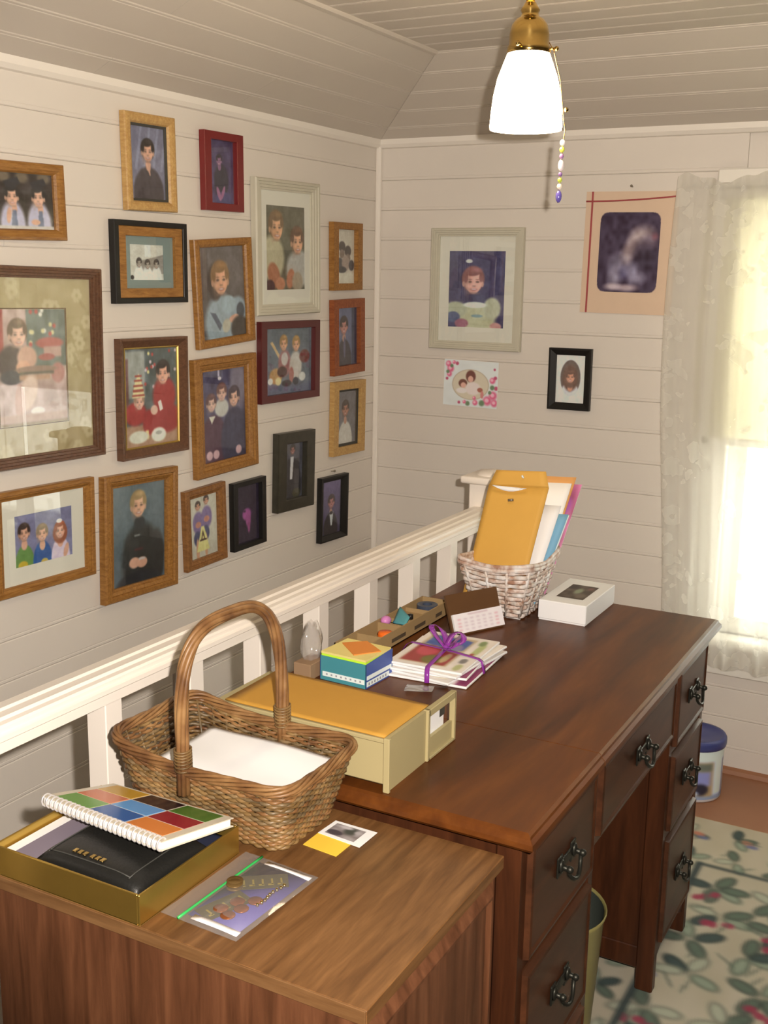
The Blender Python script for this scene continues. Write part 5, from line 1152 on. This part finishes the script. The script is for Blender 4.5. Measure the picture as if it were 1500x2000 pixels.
# =================================================================== gold tray box with contents
M['gold'] = mat('gold_foil', (.52, .34, .075), .30, .85, var=.12, vscale=18)
M['goldin'] = mat('gold_inside', (.34, .20, .05), .45, .3)
GX0, GX1, GY0, GY1, GZ = .806, 1.050, -2.4435, -2.243, CT+.041
gt = thing('gold_box', 'shallow gold foil gift box at the cabinet front edge', 'box', (.93, -2.34, CT))
MB().box(GX0, GX1, GY0, GY1, CT+.0005, CT+.002).build('bottom', M['goldin'], gt)
for (x0, x1, y0, y1) in ((GX0, GX0+.0035, GY0, GY1), (GX1-.0035, GX1, GY0, GY1), (GX0+.0035, GX1-.0035, GY0, GY0+.0035), (GX0+.0035, GX1-.0035, GY1-.0035, GY1)):
    MB().box(x0, x1, y0, y1, CT+.0005, GZ, .0007).build('wall', M['gold'], gt)
M['lav'] = mat('lavender_grey_cover', alb((122, 106, 112), CB), .6); M['leather'] = mat('black_leather', (.012, .012, .011), .42, bump=.25, bscale=220); M['navy'] = mat('navy_cloth', (.018, .024, .055), .5, bump=.2)
bo = thing('booklet', 'white booklet with lavender grey cover along the left of the gold box', 'booklet', (.85, -2.34, CT+.003))
MB().box(GX0+.006, .900, GY0+.006, GY1-.012, CT+.003, CT+.030, .001).build('pages', M['paper'], bo)
MB().hexa([(.832, GY0+.007, CT+.0305), (.902, GY0+.006, CT+.0305), (.902, GY1-.012, CT+.0305), (.834, GY1-.012, CT+.0305), (.832, GY0+.007, CT+.0325), (.902, GY0+.006, CT+.0325), (.902, GY1-.012, CT+.0325), (.834, GY1-.012, CT+.0325)]).build('cover', M['lav'], bo)
wa = thing('leather_wallet', 'black leather wallet with gold emblem in the gold box', 'wallet', (.96, -2.37, CT+.034))
P = []
for i in range(15):
    v = i/14; row = []
    for j in range(25):
        u = j/24; e_ = max(0.0, 1-abs(2*u-1)**5)*max(0.0, 1-abs(2*v-1)**6)
        row.append((.872+.166*u+.004*v, GY0+.008+.145*v, CT+.034+.0155*e_**.45-.012*max(0, u-.75)*4*.25-.010*max(0, v-.6)))
    P.append(row)
MB().sheet(P, .008).build('wallet_body', M['leather'], wa)
def wz(x, y):
    u = (x-.872)/.166; v = (y-GY0-.008)/.145; e_ = max(0, 1-abs(2*u-1)**5)*max(0, 1-abs(2*v-1)**6); return CT+.034+.0155*e_**.45-.012*max(0, u-.75)-.010*max(0, v-.6)
sm_ = MB()
for x in (.885, 1.017): sm_.tube([(x, GY0+.02+.11*k/10, wz(x, GY0+.02+.11*k/10)+.0004) for k in range(11)], .0009, 5)
sm_.tube([(.885+.132*k/12, GY0+.022, wz(.885+.132*k/12, GY0+.022)+.0004) for k in range(13)], .0009, 5)
sm_.build('stitching', M['liner'], wa)
M['goldm2'] = mat('polished_gold', (.80, .60, .24), .15, 1.0)
for k in range(6):
    x = .917+.0085*k+(.004 if k > 2 else 0); y = -2.412-.0003*k
    MB().box(x, x+.006, y-.0045, y+.0045, wz(x, y)+.0002, wz(x, y)+.0018, .0007).build('emblem_letter', M['goldm2'], wa)
tag(MB().sheet(crumple(.965, 1.044, -2.350, -2.254, CT+.030, (.0, -.004), .0012, 14, 14, 14), .014).build('cloth_pouch', M['navy'], None, base=(1.0, -2.3, CT+.017)), 'folded navy cloth pouch under the spiral notebook', 'pouch')
# spiral notebook with coloured squares
NL, NR, RF, FF = Vector((.795, -2.345, .794)), Vector((1.040, -2.388, .812)), Vector((1.060, -2.268, .796)), Vector((.838, -2.252, .784))
sn = thing('spiral_notebook', 'spiral notebook with a grid of coloured squares lying on the wallet', 'notebook', tuple((NL+NR+RF+FF)/4))
nn = (NR-NL).cross(FF-NL).normalized()
def npt(u, v, h): return (NL*(1-u)+NR*u)*(1-v)+(FF*(1-u)+RF*u)*v+nn*h
def nslab(h0, h1, u0=0, u1=1, v0=0, v1=1):
    a = [npt(u, v, h0) for u, v in ((u0, v0), (u1, v0), (u1, v1), (u0, v1))]; b_ = [npt(u, v, h1) for u, v in ((u0, v0), (u1, v0), (u1, v1), (u0, v1))]; return MB().hexa(a+b_)
nslab(-.010, -.0006, .012, .988, .01, .975).build('pages', M['paper'], sn)
M['cover'] = mat('cover_cream', alb((206, 186, 158), CB), .35, coat=.3)
nslab(-.0006, .0006).build('front_cover', M['cover'], sn)
nslab(-.0115, -.010).build('back_cover', M['cover'], sn)
SQ = [[(118, 150, 74), (66, 98, 148), (206, 118, 62)], [(198, 112, 74), (96, 140, 178), (140, 24, 34)], [(186, 138, 50), (48, 26, 28), (68, 96, 36)]]
SQ = [[(96, 140, 56), (34, 84, 140), (206, 116, 52)], [(194, 104, 66), (92, 142, 186), (136, 22, 36)], [(186, 136, 44), (44, 24, 26), (66, 100, 34)]]
for j in range(3):
    for i in range(3):
        m = mat('cover_square_%d_%d' % (i, j), alb(SQ[j][i], CB), .3, coat=.4, var=.06, vscale=30)
        u0, v0 = .055+.3*i, .115+.29*j
        nslab(.0006, .0010, u0, u0+.285, v0, v0+.27).build('colour_square', m, sn)
wire = mat('white_wire', (.72, .70, .70), .3, .4)
for k in range(26):
    u = .02+.96*k/25; cc = npt(u, .035, -.005); ax = (NR-NL).normalized(); e1 = nn; e2 = ax.cross(nn).normalized()
    MB().tube([cc+e1*(.0085*math.cos(2*PI*i/12))+e2*(.0085*math.sin(2*PI*i/12))+ax*.0006*math.sin(2*PI*i/12) for i in range(12)], .0013, 6, closed=True).build('wire_ring', wire, sn)

# =================================================================== zip bag with money
zb_ = thing('zip_bag', 'clear zip bag with green seal in front of the gold box', 'bag', (1.11, -2.325, CT))
C00, C10, C11, C01 = Vector((1.052, -2.408, CT+.0012)), Vector((1.168, -2.412, CT+.0012)), Vector((1.176, -2.243, CT+.0012)), Vector((1.056, -2.236, CT+.0012))
def bz(u, v, h=0): return (C00*(1-u)+C10*u)*(1-v)+(C01*(1-u)+C11*u)*v+Vector((0, 0, h))
def bump_(u, v): return .0058*max(0, math.sin(PI*min(1, max(0, (u-.2)/.8))))**.6*max(0, math.sin(PI*v))**.6+.0006
M['plastic'] = glass_mat('clear_plastic', (.93, .93, .94), 1.4, .12, haze=.10)
Pt = [[tuple(bz(j/15, i/17, bump_(j/15, i/17)+.0004*math.sin(j*2.1+i*1.3))) for j in range(16)] for i in range(18)]
MB().sheet(Pt).build('top_film', M['plastic'], zb_)
MB().sheet([[tuple(bz(j, i, .0001)) for j in (0, 1)] for i in (0, 1)]).build('bottom_film', M['plastic'], zb_)
M['green'] = mat('green_zip', alb((48, 156, 72), CB), .4)
MB().tube([bz(.235, v/10, .0016) for v in range(11)], .0018, 8).build('green_seal', M['green'], zb_)
M['white2'] = mat('white_write_strip', alb((226, 208, 196), CB), .5)
for v in (.06, .93): MB().sheet([[tuple(bz(.36+.6*k/6, v+dv, bump_(.36+.6*k/6, v+dv)+.0008)) for k in range(7)] for dv in (-.025, .03)], .0004).build('white_band', M['white2'], zb_)
M['purplec'] = mat('purple_card', alb((88, 76, 128), CB), .5); M['note'] = mat('olive_banknote', alb((82, 72, 44), CB), .6, var=.35, vscale=90); M['notegold'] = mat('gold_print', alb((150, 126, 50), CB), .5)
tag(MB().sheet([[tuple(bz(u, v, .0006)) for u in (.27, .93)] for v in (.08, .93)], .0003).build('card', M['purplec'], None, base=tuple(bz(.6, .5))), 'purple card inside the zip bag', 'card')
for k, (u, v, ro, lbl) in enumerate(((.50, .30, 1.25, 'folded banknote in the near half of the zip bag'), (.55, .70, .65, 'folded banknote in the far half of the zip bag'))):
    cc = bz(u, v, .0017); t = thing('banknote', lbl, 'banknote', Matrix.Translation(cc) @ Matrix.Rotation(ro, 4, 'Z'), 'banknotes in the zip bag')
    MB().box(-.034, .034, -.016, .016, 0, .0005).build('note_paper', M['note'], t, local=True)
    for q in range(5): MB().box(-.028+.012*q, -.021+.012*q, -.009, -.006, .0005, .0008).box(-.024+.012*q, -.0215+.012*q, -.008, .006, .0005, .0008).build('printed_bar', M['notegold'], t, local=True)
M['copper'] = mat('copper_coin', alb((142, 78, 40), CB), .35, .5); M['brassc'] = mat('brown_coin', alb((112, 84, 46), CB), .4, .4)
COINS = [(.58, .38), (.70, .32), (.66, .20), (.52, .24), (.74, .45)]
for k, (u, v) in enumerate(COINS):
    cc = bz(u, v, .0024+.0003*k); tag(MB().lathe([(.001, 0), (.009, 0), (.0095, .0004), (.0095, .0011), (.009, .0015), (.001, .0013)], cc, 20).build('penny', M['copper'], None, base=tuple(cc)), 'copper penny in the zip bag', 'coin', 'pennies in the zip bag')
for k in range(7):
    cc = bz(.30+.012*k, .60-.012*k, .002+.0016*(k % 3)); tag(MB().lathe([(.001, 0), (.0100, 0), (.0105, .0005), (.0105, .0014), (.0100, .0018), (.001, .0016)], cc, 20).build('coin', M['brassc'], None, base=tuple(cc)), 'brown coin in the overlapping row at the zip bag seal', 'coin', 'brown coins by the zip bag seal')
ch = MB()
for k in range(9): ch.sph(tuple(bz(.80+.012*math.sin(k), .42+.04*k, .0035)), .0026, n=8, m=6)
tag(ch.build('gold_chain', M['goldm2'], None, base=tuple(bz(.8, .55))), 'thin gold chain in the zip bag', 'chain')
# =================================================================== small photo and yellow note
sp = thing('snapshot', 'small white bordered black and white snapshot on the cabinet', 'photo', (1.148, -2.122, CT))
S0, S1, S2, S3 = Vector((1.112, -2.142, CT+.0012)), Vector((1.183, -2.149, CT+.0012)), Vector((1.184, -2.100, CT+.0012)), Vector((1.115, -2.099, CT+.0012))
MB().hexa([S0, S1, S2, S3]+[q+Vector((0, 0, .0005)) for q in (S0, S1, S2, S3)]).build('photo_paper', M['paper'], sp)
c = Cv(44, 30, (140, 126, 120), .66).nz(30, 95, 6); c.e(.25, .75, .25, .2, (70, 60, 62)); c.e(.62, .35, .2, .3, (66, 66, 58), .7); c.e(.4, .15, .2, .12, (190, 176, 170), .7); c.e(.85, .3, .12, .15, (170, 156, 150), .7)
paint_grid('image', c, CB, lambda u, v: tuple((S3*(1-u)+S2*u)*(1-v)+(S0*(1-u)+S1*u)*v+Vector((0, 0, .0008))) if False else tuple((S3*(1-(.1+.7*u))+S2*(.1+.7*u))*(1-(.14+.72*v))+(S0*(1-(.1+.7*u))+S1*(.1+.7*u))*(.14+.72*v)+Vector((0, 0, .0008))), sp)
M['ynote'] = mat('yellow_note', alb((232, 184, 56), CB), .7)
tag(MB().hexa([(1.111, -2.179, CT+.0002), (1.167, -2.184, CT+.0002), (1.168, -2.128, CT+.0002), (1.112, -2.124, CT+.0002), (1.111, -2.179, CT+.0009), (1.167, -2.184, CT+.0009), (1.168, -2.128, CT+.0009), (1.112, -2.124, CT+.0009)]).build('sticky_note', M['ynote'], None, base=(1.14, -2.155, CT)), 'yellow paper slip partly under the small snapshot', 'note')
